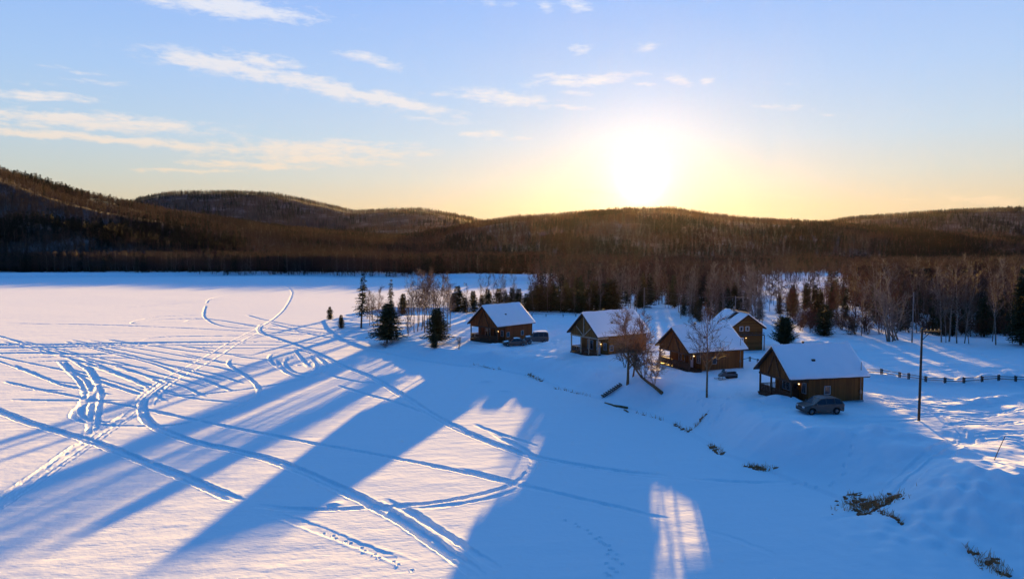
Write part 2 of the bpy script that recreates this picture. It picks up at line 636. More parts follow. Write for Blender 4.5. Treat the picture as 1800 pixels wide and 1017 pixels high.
for i, pp in enumerate([
    [(-40, 607), (100, 607), (250, 603), (350, 602), (455, 600), (560, 603), (640, 600)],
    [(-40, 612), (80, 611), (200, 607), (330, 604)],
    [(-40, 617), (100, 614), (250, 608), (390, 606), (520, 606)],
    [(0, 568), (150, 570), (300, 575), (455, 583), (560, 590)],
    [(240, 566), (300, 560), (380, 562), (455, 575), (540, 584), (640, 588)],
    [(250, 570), (232, 566), (280, 556), (370, 553)],
    [(320, 566), (350, 559), (420, 568), (460, 574)],
    [(240, 600), (280, 592), (380, 590), (520, 588), (640, 584)],
    [(465, 570), (560, 584), (640, 590), (700, 592)],
    [(430, 552), (470, 563), (560, 578), (640, 576)],
    [(470, 566), (545, 587), (620, 600), (700, 606)],
    [(475, 575), (560, 570), (640, 563)],
    [(500, 580), (580, 593), (660, 596)],
    [(0, 503), (200, 500), (400, 496), (560, 490)],
    [(180, 543), (300, 534), (400, 524), (480, 514)],
    [(256, 697), (372, 691), (516, 670), (557, 653)],
    [(0, 701), (110, 703), (240, 703)],
    [(0, 690), (60, 684), (130, 688)],
    [(300, 606), (360, 612), (430, 612), (560, 612)],
    [(250, 492), (330, 496), (430, 492)],
    [(505, 486), (560, 493), (640, 500), (760, 502)],
    [(20, 640), (100, 634), (200, 640), (280, 650)],
    [(0, 632), (90, 627), (230, 630), (360, 636)],
    [(600, 611), (640, 612), (700, 616)],
    [(560, 655), (640, 672), (700, 668)]]):
    T(pp, 'F', seed=40 + i)
T([(-40, 605), (100, 605), (240, 602), (360, 601), (440, 600)], 'B', seed=66)
T([(-40, 611), (90, 610), (200, 606), (300, 603)], 'B', seed=67)
T([(-40, 622), (60, 620), (150, 623), (230, 620)], 'B', seed=68)
T([(584, 674), (640, 691), (700, 708), (770, 735), (830, 757)], 'M', seed=70)
for i, pp in enumerate([
    [(110, 626), (200, 655), (262, 676)], [(120, 622), (230, 650), (272, 668)], [(90, 622), (160, 640), (215, 662)], [(195, 617), (250, 630), (330, 652)],
    [(215, 615), (290, 630), (350, 640)], [(195, 650), (240, 668), (270, 690)], [(70, 660), (110, 676), (160, 686)], [(140, 622), (220, 640), (300, 662)],
    [(240, 612), (310, 624), (370, 634)], [(350, 640), (385, 646), (420, 655)], [(340, 650), (380, 658), (410, 668)], [(360, 630), (400, 638), (440, 644)],
    [(330, 660), (360, 668), (390, 680)], [(300, 672), (330, 682), (350, 692)], [(180, 665), (230, 680), (262, 692)], [(60, 640), (130, 655), (200, 678)],
    [(40, 650), (90, 668), (150, 676)], [(200, 622), (270, 640), (310, 655)], [(270, 608), (340, 618), (400, 622)], [(375, 618), (430, 628), (470, 632)],
    [(290, 690), (340, 700), (400, 706)], [(240, 655), (275, 664), (300, 668)]]):
    q0, q1, q2 = pp
    pp = [(q0[0] - 1.3 * (q1[0] - q0[0]), q0[1] - 1.3 * (q1[1] - q0[1])), q0, q1, q2, (q2[0] + .9 * (q2[0] - q1[0]), q2[1] + .9 * (q2[1] - q1[1]))]
    T(pp, 'S' if i % 3 else 'F', seed=80 + i)
for i, pp in enumerate([
    [(500, 618), (478, 622), (474, 632), (488, 645), (510, 657), (535, 663), (562, 656), (573, 645), (565, 632), (545, 620), (515, 616), (490, 620)],
    [(482, 630), (500, 650), (525, 662), (550, 662)],
    [(505, 625), (500, 640), (520, 655), (545, 655), (556, 640), (540, 626)],
    [(515, 612), (530, 630), (545, 648)], [(560, 622), (530, 634), (505, 636)]]):
    T(pp, 'M', seed=110 + i)

# tyre ruts and paths on the land
for i, pp in enumerate([
    [(1420, 846), (1500, 842), (1580, 830), (1640, 812), (1680, 792), (1694, 772), (1690, 757), (1660, 740), (1640, 715)],
    [(1450, 845), (1520, 834), (1590, 822), (1650, 803), (1694, 784), (1708, 768), (1700, 752)],
    [(1530, 820), (1600, 808), (1655, 792), (1685, 775), (1684, 760)],
    [(1525, 690), (1560, 702), (1600, 704), (1640, 712), (1700, 718), (1800, 726)],
    [(1525, 698), (1570, 712), (1620, 718), (1690, 735), (1800, 740)],
    [(1560, 735), (1640, 728), (1720, 728), (1820, 712)],
    [(1640, 752), (1700, 742), (1760, 742), (1830, 735)],
    [(1650, 762), (1710, 762), (1760, 758), (1830, 755)],
    [(1600, 722), (1650, 720), (1720, 712), (1800, 700)],
    [(1700, 768), (1745, 766), (1790, 768), (1830, 790)],
    [(1680, 700), (1740, 690), (1800, 690)],
    [(1580, 700), (1640, 698), (1700, 705), (1760, 720)]]):
    T(pp, 'M' if i < 3 else 'S', z=2.95, seed=130 + i)
    if i >= 3: T([(a, b + 4) for a, b in pp], 'S', z=2.95, seed=150 + i)
T([(1470, 738), (1520, 736), (1580, 735), (1640, 728)], 'S', z=3, seed=190)
T([(1470, 744), (1525, 742), (1585, 741), (1645, 734)], 'S', z=3, seed=191)
T([(962, 612), (1000, 608), (1060, 600), (1150, 598)], 'S', z=2.6, seed=192)
T([(962, 618), (1005, 614), (1065, 606), (1150, 604)], 'S', z=2.6, seed=193)
for i in range(34):
    x0 = 1500 + 240 * random.random(); y0 = 605 + 45 * random.random()
    T([(x0, y0), (x0 + 60, y0 + 3 + 5 * random.random()), (x0 + 120, y0 + 1 + 6 * random.random())], 'S', z=2.9, seed=200 + i)

# drag the pressed snow into the sheet
Z += np.where(NEG < -.015, NEG, POS)

# single footprints
def prints(pts, z, step, r, seed):
    rs = np.random.default_rng(seed)
    P = spline([G(a, b, z) for a, b in pts], step)
    for k, p in enumerate(P):
        ox, oy = rs.normal(0, .06, 2)
        px_, py_ = p[0] + ox + (.13 if k % 2 else -.13), p[1] + oy
        i = np.searchsorted(YS, py_); j = np.searchsorted(TAN, px_ / py_)
        if not (5 < i < NR - 5 and 5 < j < NC - 5): continue
        a, b = max(0, i - 8), i + 8
        c, d = max(0, j - 12), j + 12
        q = ((X[a:b, c:d] - px_) ** 2 + (Y[a:b, c:d] - py_) ** 2) / (r * r)
        Z[a:b, c:d] += -.11 * np.exp(-q * q) + .04 * np.exp(-(q - 1.8) ** 2 * 2)


prints([(996, 913), (1030, 930), (1060, 950), (1082, 972), (1088, 990), (1075, 1010)], 0, .55, .13, 1)
prints([(1050, 945), (1070, 965), (1068, 1005)], 0, .6, .12, 2)
prints([(570, 935), (620, 955), (670, 978), (720, 1000)], 0, .7, .11, 3)
prints([(460, 600), (400, 605), (340, 612)], 0, 1.6, .35, 4)
prints([(520, 612), (550, 625), (540, 640), (500, 640), (520, 622)], 0, 1.3, .4, 5)
prints([(1395, 722), (1350, 715), (1310, 700), (1300, 680)], 3, .7, .16, 7)
prints([(1185, 672), (1150, 660), (1120, 650), (1060, 640)], 2.9, .7, .18, 8)
prints([(1480, 760), (1500, 780), (1460, 800), (1400, 790)], 2.9, .8, .16, 9)
prints([(1060, 670), (1040, 650), (1010, 640), (960, 630)], 2, .9, .2, 10)
prints([(1300, 690), (1260, 720), (1230, 700), (1200, 690)], 2.6, 1.1, .25, 6)

# split the sheet into lake and land
VV = np.stack([X.ravel(), Y.ravel(), Z.ravel()], 1)
idx = np.arange(NR * NC).reshape(NR, NC)
Fq = np.stack([idx[:-1, :-1], idx[:-1, 1:], idx[1:, 1:], idx[1:, :-1]], -1).reshape(-1, 4)
cd = (D[:-1, :-1] + D[1:, 1:]).ravel() / 2


def subset(mask, name):
    F = Fq[mask]
    used = np.zeros(len(VV), dtype=bool)
    used[F.ravel()] = True
    remap = np.cumsum(used) - 1
    return np_mesh(name, VV[used], remap[F], MATS['snow'])


lake = tag(subset(cd <= -.15, 'frozen_lake'), kind='structure')
land = tag(subset(cd > -.15, 'ground'), kind='structure')
# coarse surroundings behind and beside the viewpoint
V2 = []
F2 = []
def quad(a, b, c, d):
    n = len(V2)
    V2.extend([a, b, c, d]); F2.append((n, n + 1, n + 2, n + 3))
quad((-6000, -1500, -.15), (9000, -1500, -.15), (9000, 20, -.15), (-6000, 20, -.15))
quad((-9000, 20, -.16), (-19.2, 20, -.16), (-2000, 2083, -.16), (-9000, 2083, -.16))
quad((19.2, 20, -.16), (9000, 20, -.16), (9000, 2083, -.16), (2000, 2083, -.16))
tag(mesh_obj('surrounding_snow', V2, F2, MATS['snow']), kind='structure')
def snow_slab(L, half, z_e, z_r, t, sgn, seed, x_off=0, gap=None):
    """a blanket of snow on one roof plane, in house coordinates"""
    nx, ny = 40, 16
    V, F = [], []
    sl = math.hypot(half, z_r - z_e)
    nxn, nzn = sgn * (z_r - z_e) / sl, half / sl
    rs = np.random.default_rng(seed)
    ph = rs.uniform(0, 9, 4)
    for j in range(ny + 1):
        v = j / ny
        for i in range(nx + 1):
            u = i / nx
            x = -L / 2 + L * u
            ed = min(u, 1 - u) * L
            ev = v * sl
            th = t * min(1, (ed / .35 + .15)) ** .5 * min(1, (ev / .3 + .3)) ** .5
            th *= 1 + .22 * math.sin(x * .9 + ph[0]) * math.sin(v * 4 + ph[1]) + .12 * math.sin(x * 2.7 + v * 7 + ph[2])
            jag = .05 * math.sin(x * 3.1 + ph[3]) * (1 - v)
            y = sgn * -(half) * (1 - v) - (0)
            y += sgn * -jag
            z = z_e + (z_r - z_e) * v
            V.append((x, y - nxn * 0, z + .02))
    n = len(V)
    for j in range(ny + 1):
        v = j / ny
        for i in range(nx + 1):
            u = i / nx
            x = -L / 2 + L * u
            ed = min(u, 1 - u) * L
            ev = v * sl
            th = t * min(1, (ed / .3 + .2)) ** .5 * min(1, (ev / .25 + .3)) ** .5
            th *= 1 + .25 * math.sin(x * .9 + ph[0]) * math.sin(v * 4 + ph[1]) + .14 * math.sin(x * 2.7 + v * 7 + ph[2])
            bx, by, bz = V[j * (nx + 1) + i]
            V.append((bx, by - sgn * th * .12, bz + th))
    w = nx + 1
    for j in range(ny):
        for i in range(nx):
            if gap and gap(i / nx, j / ny): continue
            a = j * w + i
            F.append((n + a, n + a + 1, n + a + 1 + w, n + a + w) if sgn > 0 else (n + a, n + a + w, n + a + 1 + w, n + a + 1))
            F.append((a, a + w, a + 1 + w, a + 1) if sgn > 0 else (a, a + 1, a + 1 + w, a + w))

    def side(i0, j0, i1, j1):
        a, b = j0 * w + i0, j1 * w + i1
        F.append((a, b, n + b, n + a))
    for i in range(nx):
        side(i, 0, i + 1, 0); side(i, ny, i + 1, ny)
    for j in range(ny):
        side(0, j, 0, j + 1); side(nx, j, nx, j + 1)
    return V, F


def window(root, kind, c, w, h, face, name='window', mull=0):
    """framed window on wall plane; face 'y-' looks to -Y, 'x-' to -X; c = centre on the wall surface"""
    fr = MB(); pn = MB()
    t = .075
    def bx(mb, a0, a1, z0, z1, d0, d1):
        if face == 'y-': mb.box(c[0] + a0, c[0] + a1, c[1] - d1, c[1] - d0, c[2] + z0, c[2] + z1)
        else: mb.box(c[0] - d1, c[0] - d0, c[1] + a0, c[1] + a1, c[2] + z0, c[2] + z1)
    bx(fr, -w / 2, w / 2, -h / 2, -h / 2 + t, .002, .06)
    bx(fr, -w / 2, w / 2, h / 2 - t, h / 2, .002, .06)
    bx(fr, -w / 2, -w / 2 + t, -h / 2 + t, h / 2 - t, .002, .06)
    bx(fr, w / 2 - t, w / 2, -h / 2 + t, h / 2 - t, .002, .06)
    for k in range(mull):
        a = -w / 2 + w * (k + 1) / (mull + 1)
        bx(fr, a - .03, a + .03, -h / 2 + t, h / 2 - t, .002, .055)
    bx(pn, -w / 2 + t, w / 2 - t, -h / 2 + t, h / 2 - t, .004, .03)
    f = fr.build(name, MATS[kind], root)
    pn.build('pane', MATS['dark_glass'], f)
    return f


def door(root, kind, c, w, h, face):
    d = MB(); g = MB(); k = MB()
    def bx(mb, a0, a1, z0, z1, d0, d1):
        if face == 'y-': mb.box(c[0] + a0, c[0] + a1, c[1] - d1, c[1] - d0, c[2] + z0, c[2] + z1)
        else: mb.box(c[0] - d1, c[0] - d0, c[1] + a0, c[1] + a1, c[2] + z0, c[2] + z1)
    bx(d, -w / 2, w / 2, 0, h, .002, .06)
    o = d.build('door', MATS[kind], root)
    bx(g, -w / 2 + .18, w / 2 - .18, h * .5, h - .2, .062, .07)
    g.build('pane', MATS['dark_glass'], o)
    bx(k, w / 2 - .14, w / 2 - .08, h * .45, h * .45 + .12, .062, .12)
    k.build('handle', MATS['pipe_metal'], o)


def cabin(x, y, z, ang, L, W, he, hr, label, wallmat, seed, braces='pole', trim='frame_grey', win_frac=(.32,), pipe=None, lamp=True, rail_gap=True):
    root = empty('cabin', (x, y, z), ang)
    tag(root, label, 'cabin', 'cabins on the snowy bank')
    pd = 2.15                       # porch depth
    xo, yo = .38, .48               # roof overhangs
    wx0, wx1, wy = -L / 2 + xo, L / 2 - xo, W - yo
    slope = (hr - he) / W
    zw = he + yo * slope - .16       # wall top under the roof
    zr = hr - .16
    xi = wx0 + pd
    fl = .35                        # deck level
    # main walls with the recessed gable
    wl = MB()
    wl.extrude([(-wy, -.9), (wy, -.9), (wy, zw), (0, zr), (-wy, zw)], xi, wx1)
    wl.build('wall', MATS[wallmat], root)
    MB().box(xi - .03, wx1 + .05, -wy - .05, wy + .05, -.95, .22).build('foundation', MATS['concrete'], root)
    # clad gable above the porch beam
    gb = MB()
    zb = he - .35
    gb.extrude([(-wy - .02, zb + .05), (wy + .02, zb + .05), (wy + .02, zw - .004), (0, zr - .004), (-wy - .02, zw - .004)], wx0 + .1, wx0 + .22)
    gb.build('gable_wall', MATS[wallmat], root)
    ce = MB().box(wx0 + .22, xi - .003, -wy, wy, zb + .12, zb + .2)
    ce.build('porch_ceiling', MATS['deck_wood'], root)
    bm_ = MB()
    bm_.box(wx0 + .04, wx0 + .26, -wy - .06, wy + .06, zb - .18, zb + .045)
    bm_.box(wx0 + .27, xi - .004, -wy - .05, -wy + .12, zb - .16, zb + .11)
    bm_.box(wx0 + .27, xi - .004, wy - .12, wy + .05, zb - .16, zb + .11)
    bm_.build('porch_beam', MATS['pale_wood' if braces == 'pale' else 'post_wood'], root)
    # deck
    dk = MB()
    dk.box(wx0 - .05, xi - .004, -wy - .05, wy + .05, fl - .16, fl)
    dk.box(wx0, wx0 + .08, -wy, wy, -1.0, fl - .165)
    dk.box(wx0 + .085, xi - .01, -wy, -wy + .08, -1.0, fl - .165)
    dk.build('porch_deck', MATS['deck_wood'], root)
    # snow lying on the outer deck edge
    pmat = MATS['pale_wood' if braces == 'pale' else 'post_wood']
    ys_ = [wy - .1, wy - .1 - (2 * wy - .2) * .37, -wy + .1 + (2 * wy - .2) * .33, -wy + .1]
    for yy in ys_:
        MB().box(wx0 + .07, wx0 + .23, yy - .08, yy + .08, fl + .003, zb - .183).build('porch_post', pmat, root)
    # railings: across the front and the far side
    def railing(p0, p1):
        r = MB()
        p0, p1 = Vector(p0), Vector(p1)
        up = Vector((0, 0, 1))
        r.bar(p0 + up * .95, p1 + up * .95, .1, .06)
        r.bar(p0 + up * .14, p1 + up * .14, .06, .08)
        n = max(3, int((p1 - p0).length / .16))
        for i in range(1, n):
            q = p0.lerp(p1, i / n)
            r.box(q.x - .02, q.x + .02, q.y - .05, q.y + .05, q.z + .19, q.z + .91)
        r.build('porch_railing', MATS['deck_wood'], root)
    xr = wx0 + .15
    for a, b in zip(ys_[:-1], ys_[1:]):
        railing((xr, a - .09, fl), (xr, b + .09, fl))
    railing((wx0 + .25, wy - .1, fl), (xi - .02, wy - .1, fl))
    # porch braces under the gable
    br = MB()
    if braces == 'pale':
        br.bar((wx0 + .03, 0, zb + .06), (wx0 + .03, 0, zr - .25), .14)
        br.bar((wx0 - .06, .02, zb + .1), (wx0 - .06, wy * .55, zb + (zr - zb) * .42), .12)
        br.bar((wx0 - .06, -.02, zb + .1), (wx0 - .06, -wy * .55, zb + (zr - zb) * .42), .12)
    else:
        br.bar((wx0 + .03, 0, zr - .45), (wx0 + .03, wy * .42, zb + .1), .12)
        br.bar((wx0 - .1, 0, zr - .45), (wx0 - .1, -wy * .42, zb + .1), .12)
    br.build('gable_brace', pmat, root)
    # steps from the near side of the porch
    st = MB()
    sx0, sx1 = wx0 + .55, wx0 + 1.75
    for k in range(5):
        zz = fl - .19 - k * .19
        st.box(sx0, sx1, -wy - .08 - (k + 1) * .29, -wy - .06 - k * .29, zz - .05, zz)
    for sx in (sx0 - .06, sx1 + .005):
        st.bar((sx + .03, -wy - .05, fl - .2), (sx + .03, -wy - 1.55, fl - 1.15), .05, .26)
    st.build('steps', MATS['deck_wood'], root)
    # roof planes
    rf = MB()
    th = .16
    for s in (-1, 1):
        rf.extrude([(0, hr), (s * W, he), (s * W, he - th), (0, hr - th)] if s > 0 else [(0, hr), (0, hr - th), (s * W, he - th), (s * W, he)], -L / 2, L / 2)
    rf.build('roof', MATS['roof_metal'], root)
    for xx in (-L / 2 - .035, L / 2 + .005):
        for s in (-1, 1):
            MB().bar((xx + .015, s * (W + .0), he - .1), (xx + .015, 0, hr - .1), .03, .24).build('fascia', MATS['fascia'], root)
    V, F = snow_slab(L + .12, W + .07, he - .07 * slope, hr, .19, 1, seed)
    V2_, F2_ = snow_slab(L + .12, W + .07, he - .07 * slope, hr, .19, -1, seed + 5)
    n = len(V)
    mesh_obj('roof_snow', V + V2_, F + [tuple(n + i for i in f) for f in F2_], MATS['roof_snow'], root, True)
    # chimney stub at the ridge and a vent on the near plane
    ch = MB().tube([(-L * .08, .3, hr - .4), (-L * .08, .3, hr + .28)], [.1, .1], 10)
    ch.tube([(-L * .08, .3, hr + .28), (-L * .08, .3, hr + .4)], [.17, .13], 10)
    ch.build('chimney', MATS['roof_metal'], root)
    yv = -W * .52
    zv = he + (hr - he) * (1 - .52)
    MB().box(-L * .12, -L * .12 + .4, yv - .12, yv + .12, zv + .05, zv + .30).build('roof_vent', MATS['roof_metal'], root)
    # near side windows
    for f in win_frac:
        window(root, trim, (xi + (wx1 - xi) * f, -wy, 1.5), .78, .95, 'y-')
    window(root, trim, (xi, wy * .28, 1.62), 1.5, 1.5, 'x-', mull=1)
    window(root, trim, (xi, -wy * .78, 1.7), .75, 1.2, 'x-', mull=1)
    door(root, 'white_paint' if braces == 'pale' or seed % 2 else 'fascia', (xi, -wy * .32, fl), .92, 2.05, 'x-')
    if lamp:
        l = MB().box(xi - .1, xi - .005, -wy * .52 - .05, -wy * .52 + .05, 2.05, 2.1)
        lo = l.build('porch_lamp', MATS['pipe_metal'], root)
        MB().sphere((xi - .12, -wy * .52, 2.0), .06).build('bulb', MATS['lamp_warm'], lo)
    if pipe:
        xx = wx0 + (wx1 - wx0) * pipe
        p = MB().tube([(xx, -wy - .08, .3), (xx, -wy - .08, he + .2)], [.045, .045], 6)
        p.tube([(xx, -wy - .08, he + .2), (xx, -wy - .08, he + 1.5)], [.045, .03], 6)
        p.box(xx - .1, xx + .1, -wy - .16, -wy - .005, 1.0, 1.35)
        p.build('service_pipe', MATS['pipe_metal'], root)
    return root


cabin(33.74, 76.6, 3.0, .21, 9.77, 3.53, 2.97, 6.03, 'nearest brown cabin on the right with the silver car parked at its steps', 'boards_brown', 2,
      win_frac=(.34,), pipe=.955)
cabin(26.9, 96.7, 3.0, .38, 9.9, 4.1, 2.9, 5.9, 'brown cabin with a dark sled beside it, second nearest of the front row', 'boards_brown', 5,
      win_frac=(.28,), pipe=.93)
cabin(15.83, 111.5, 2.62, .56, 10.98, 4.0, 3.54, 6.95, 'cabin with pale posts and forked gable braces behind a bare bankside tree', 'boards_olive', 9, braces='pale', win_frac=(.08,))
cabin(-2.1, 134.94, 1.8, .79, 10.5, 4.31, 3.29, 6.95, 'farthest left cabin with two vehicles under its near wall', 'boards_red', 12, win_frac=(.1, .62))


def back_cabin():
    x, y, z, a, L, W, he, hr = 38.6, 117.0, 3.0, 1.67, 9.4, 3.15, 3.65, 5.95
    root = empty('cabin', (x, y, z), a)
    tag(root, 'log cabin behind the front row with an upper balcony and streaky roof snow', 'cabin', 'cabins on the snowy bank')
    xo, yo = .5, .4
    wx0, wx1, wy = -L / 2 + xo, L / 2 - xo, W - yo
    sl = (hr - he) / W
    zw = he + yo * sl - .15; zr = hr - .15
    MB().extrude([(-wy, -.8), (wy, -.8), (wy, zw), (0, zr), (-wy, zw)], wx0, wx1).build('wall', MATS['logs'], root)
    rf = MB()
    for s in (-1, 1):
        rf.extrude([(0, hr), (s * W, he), (s * W, he - .15), (0, hr - .15)] if s > 0 else [(0, hr), (0, hr - .15), (s * W, he - .15), (s * W, he)], -L / 2, L / 2)
    rf.build('roof', MATS['deck_wood'], root)
    def gap(u, v):
        return .32 < u < .50 and v > .25 + .4 * abs(math.sin(u * 31)) * .5
    V, F = snow_slab(L + .1, W + .05, he - .05 * sl, hr, .22, 1, 31)
    V2_, F2_ = snow_slab(L + .1, W + .05, he - .05 * sl, hr, .2, -1, 33, gap=gap)
    n = len(V)
    mesh_obj('roof_snow', V + V2_, F + [tuple(n + i for i in f) for f in F2_], MATS['roof_snow'], root, True)
    rb = MB().bar((-L / 2 - .1, 0, hr + .26), (L / 2 * .4, 0, hr + .26), .35, .1)
    rb.build('ridge_board', MATS['pale_wood'], root)
    for s in (-1, 1):
        MB().bar((-L / 2 - .02, s * W, he - .08), (-L / 2 - .02, 0, hr - .08), .04, .22).build('fascia', MATS['fascia'], root)
    window(root, 'white_paint', (wx0, .95, 3.55), .6, .8, 'x-')
    window(root, 'white_paint', (wx0, -.1, 3.55), .6, .8, 'x-')
    door(root, 'white_paint', (wx0, 1.0, .1), .95, 2.0, 'x-')
    bl = MB()
    bl.box(wx0 - .75, wx0 - .003, -wy, wy, 2.5, 2.62)
    bl.bar((wx0 - .72, -wy, 2.95), (wx0 - .72, wy, 2.95), .06, .06)
    for i in range(9):
        yy = -wy + .1 + i * (2 * wy - .2) / 8
        bl.box(wx0 - .74, wx0 - .7, yy - .03, yy + .03, 2.62, 2.92)
    bl.build('balcony', MATS['weathered_wood'], root)
    for yy in (-wy - .05, wy - .05):
        MB().box(wx0 - .72, wx0 - .6, yy, yy + .12, -.5, 2.495).build('porch_post', MATS['post_wood'], root)
    l = MB().box(wx0 - .1, wx0 - .004, .1, .2, 2.05, 2.12).build('porch_lamp', MATS['pipe_metal'], root)
    MB().sphere((wx0 - .13, .15, 2.02), .05).build('bulb', MATS['lamp_warm'], l)
    MB().tube([(0.5, .2, hr - .2), (.5, .2, hr + .9)], [.14, .14], 8).build('chimney', MATS['pipe_metal'], root)


back_cabin()

# ------------------------------------------------------------------ vehicles
def wheel(root, x, y, r, w=.22):
    t = MB()
    n = 18
    prof = [(r * .62, -w / 2), (r * .93, -w / 2), (r, -w * .3), (r, w * .3), (r * .93, w / 2), (r * .62, w / 2)]
    b = len(t.v)
    for i in range(n):
        a = 2 * PI * i / n
        for rr, yy in prof:
            t.v.append((x + rr * math.cos(a), y + yy, r + rr * math.sin(a)))
    k = len(prof)
    for i in range(n):
        for j in range(k):
            i2, j2 = (i + 1) % n, (j + 1) % k
            t.f.append((b + i * k + j, b + i * k + j2, b + i2 * k + j2, b + i2 * k + j))
    wh = empty('wheel', (0, 0, 0)); wh.parent = root
    t.build('tyre', MATS['rubber'], wh, True)
    h = MB()
    s = 1 if y > 0 else -1
    for i in range(5):
        a = 2 * PI * i / 5
        h.bar((x, y + s * w * .3, r), (x + r * .6 * math.cos(a), y + s * w * .35, r + r * .6 * math.sin(a)), .07, .04)
    h.tube([(x, y - w * .2, r), (x, y + s * w * .42, r)], [r * .2, r * .16], 10)
    h.tube([(x, y - s * w * .1, r), (x, y + s * w * .1, r)], [r * .61, r * .61], 16)
    h.build('rim', MATS['rim_metal'], wh)


def car(x, y, z, ang, label, paint, style='suv', Lc=4.4, snow=0.0, Wc=1.8, Hc=1.65):
    """front towards local -X"""
    root = empty('parked_car', (x, y, z), ang)
    tag(root, label, 'car')
    s = Lc / 4.4; h = Hc / 1.65; hw = Wc / 2
    r = .34 * h
    if style == 'suv':
        low = [(-2.2, .42), (-2.2, .72), (-2.1, .90), (-1.35, 1.02), (-1.0, 1.06), (1.9, 1.10), (2.12, 1.05), (2.2, .7), (2.18, .42)]
        gl = [(-1.15, 1.04), (-.38, 1.56), (.3, 1.63), (1.35, 1.60), (1.72, 1.5), (2.05, 1.07)]
    elif style == 'sedan':
        low = [(-2.2, .38), (-2.22, .62), (-2.1, .80), (-1.2, .92), (-.8, .96), (1.5, 1.0), (2.12, .98), (2.22, .65), (2.18, .38)]
        gl = [(-.95, .95), (-.2, 1.40), (.35, 1.46), (.95, 1.40), (1.65, 1.0)]
    else:
        low = [(-2.2, .45), (-2.2, .85), (-2.1, 1.05), (-1.2, 1.12), (-.9, 1.14), (2.1, 1.16), (2.2, 1.1), (2.2, .7), (2.18, .45)]
        gl = [(-.95, 1.12), (-.45, 1.72), (.1, 1.8), (1.7, 1.8), (2.05, 1.72), (2.12, 1.14)]
    low = [(a * s, b * h) for a, b in low]; gl = [(a * s, b * h) for a, b in gl]
    # lower body in cross sections along the width, rounded towards the sides; wheel arches cut in the outline
    xs_arch = (-1.38 * s, 1.36 * s)
    def arch(xc):
        return [(xc + (r + .09) * math.cos(t), max(.42 * h * 0 + .3 * h, r + (r + .09) * math.sin(t))) for t in np.linspace(PI, 0, 9)]
    bot = [(low[0][0] + .04, .3 * h)] + arch(xs_arch[0]) + arch(xs_arch[1]) + [(low[-1][0] - .04, .3 * h)]
    prof = bot + low[::-1]
    b = MB()
    secs = [(-hw, .965), (-hw + .07, 1.0), (hw - .07, 1.0), (hw, .965)]
    k = len(prof)
    for yy, f in secs:
        for a, c in prof:
            b.v.append((a * f, yy, .3 * h + (c - .3 * h) * (f if c > .5 * h else 1)))
    for q in range(len(secs) - 1):
        for i in range(k):
            j = (i + 1) % k
            b.f.append((q * k + i, q * k + j, (q + 1) * k + j, (q + 1) * k + i))
    b.f.append(tuple(range(k))[::-1])
    b.f.append(tuple(range(3 * k, 4 * k)))
    body = b.build('body', MATS[paint], root, bevel=.03)
    # cabin: glass block with painted roof and pillars
    g = MB()
    def top(y_lo, y_hi, inset, prof_, mb):
        n = len(mb.v); kk = len(prof_)
        z0, z1 = min(p[1] for p in prof_), max(p[1] for p in prof_)
        for sgn in (-1, 1):
            for a, c in prof_:
                t = (c - z0) / (z1 - z0)
                mb.v.append((a, sgn * (y_lo + (y_hi - y_lo) * t), c))
        mb.f.append(tuple(range(n, n + kk))); mb.f.append(tuple(range(n + kk, n + 2 * kk))[::-1])
        for i in range(kk):
            j = (i + 1) % kk
            mb.f.append((n + i, n + kk + i, n + kk + j, n + j))
    top(hw - .05, hw - .23, 0, gl, g)
    g.build('windows', MATS['dark_glass'], root)
    rf = MB()
    zt = max(c for a, c in gl)
    tops = [p for p in gl if p[1] > zt - .18 * h]
    n = len(rf.v)
    prof2 = [(a, c - .03) for a, c in tops] + [(a, c + .035) for a, c in tops[::-1]]
    rf.extrude([(0, 0)] * 0 + [(p[0], p[1]) for p in prof2], -(hw - .2), hw - .2, 'y')
    for sgn in (-1, 1):
        ylo, yhi = sgn * (hw - .045), sgn * (hw - .225)
        rf.bar((gl[0][0], ylo, gl[0][1]), (gl[1][0], yhi, gl[1][1]), .06)
        rf.bar((gl[-1][0], ylo, gl[-1][1]), (gl[-2][0], yhi, gl[-2][1]), .1)
        for fx in (.42, .72):
            xa = gl[0][0] + (gl[-1][0] - gl[0][0]) * fx
            rf.bar((xa, ylo, gl[0][1]), (xa, yhi - .0, zt - .04), .07, .03)
    rf.build('roof', MATS[paint], root)
    for xc in xs_arch:
        for yy in (-hw + .12, hw - .12):
            wheel(root, xc, yy, r)
    for sgn in (-1, 1):
        MB().box(low[0][0] * .99 - .03, low[0][0] * .99 + .12, sgn * (hw - .32) - .19, sgn * (hw - .32) + .19, .68 * h, .84 * h).build('headlight', MATS['headlight'], root, bevel=.02)
        MB().box(low[-1][0] - .1, low[-1][0] + .03, sgn * (hw - .22) - .12, sgn * (hw - .22) + .12, .8 * h, 1.02 * h).build('taillight', MATS['tail_red'], root)
        MB().box(gl[0][0] + .1, gl[0][0] + .25, sgn * (hw + .1) - .09, sgn * (hw + .1) + .09, gl[0][1] + .0, gl[0][1] + .15).build('mirror', MATS[paint], root, bevel=.02)
        for xx in (-.1 * s, .9 * s):
            MB().box(xx, xx + .18, sgn * hw - .02, sgn * hw + .03, .93 * h, .96 * h).build('door_handle', MATS['plastic'], root)
    MB().box(low[0][0] - .03, low[0][0] + .1, -hw + .15, hw - .15, .34 * h, .52 * h).build('bumper', MATS['plastic'], root, bevel=.02)
    MB().box(low[0][0] - .01, low[0][0] + .05, -.42, .42, .62 * h, .8 * h).build('grille', MATS['plastic'], root)
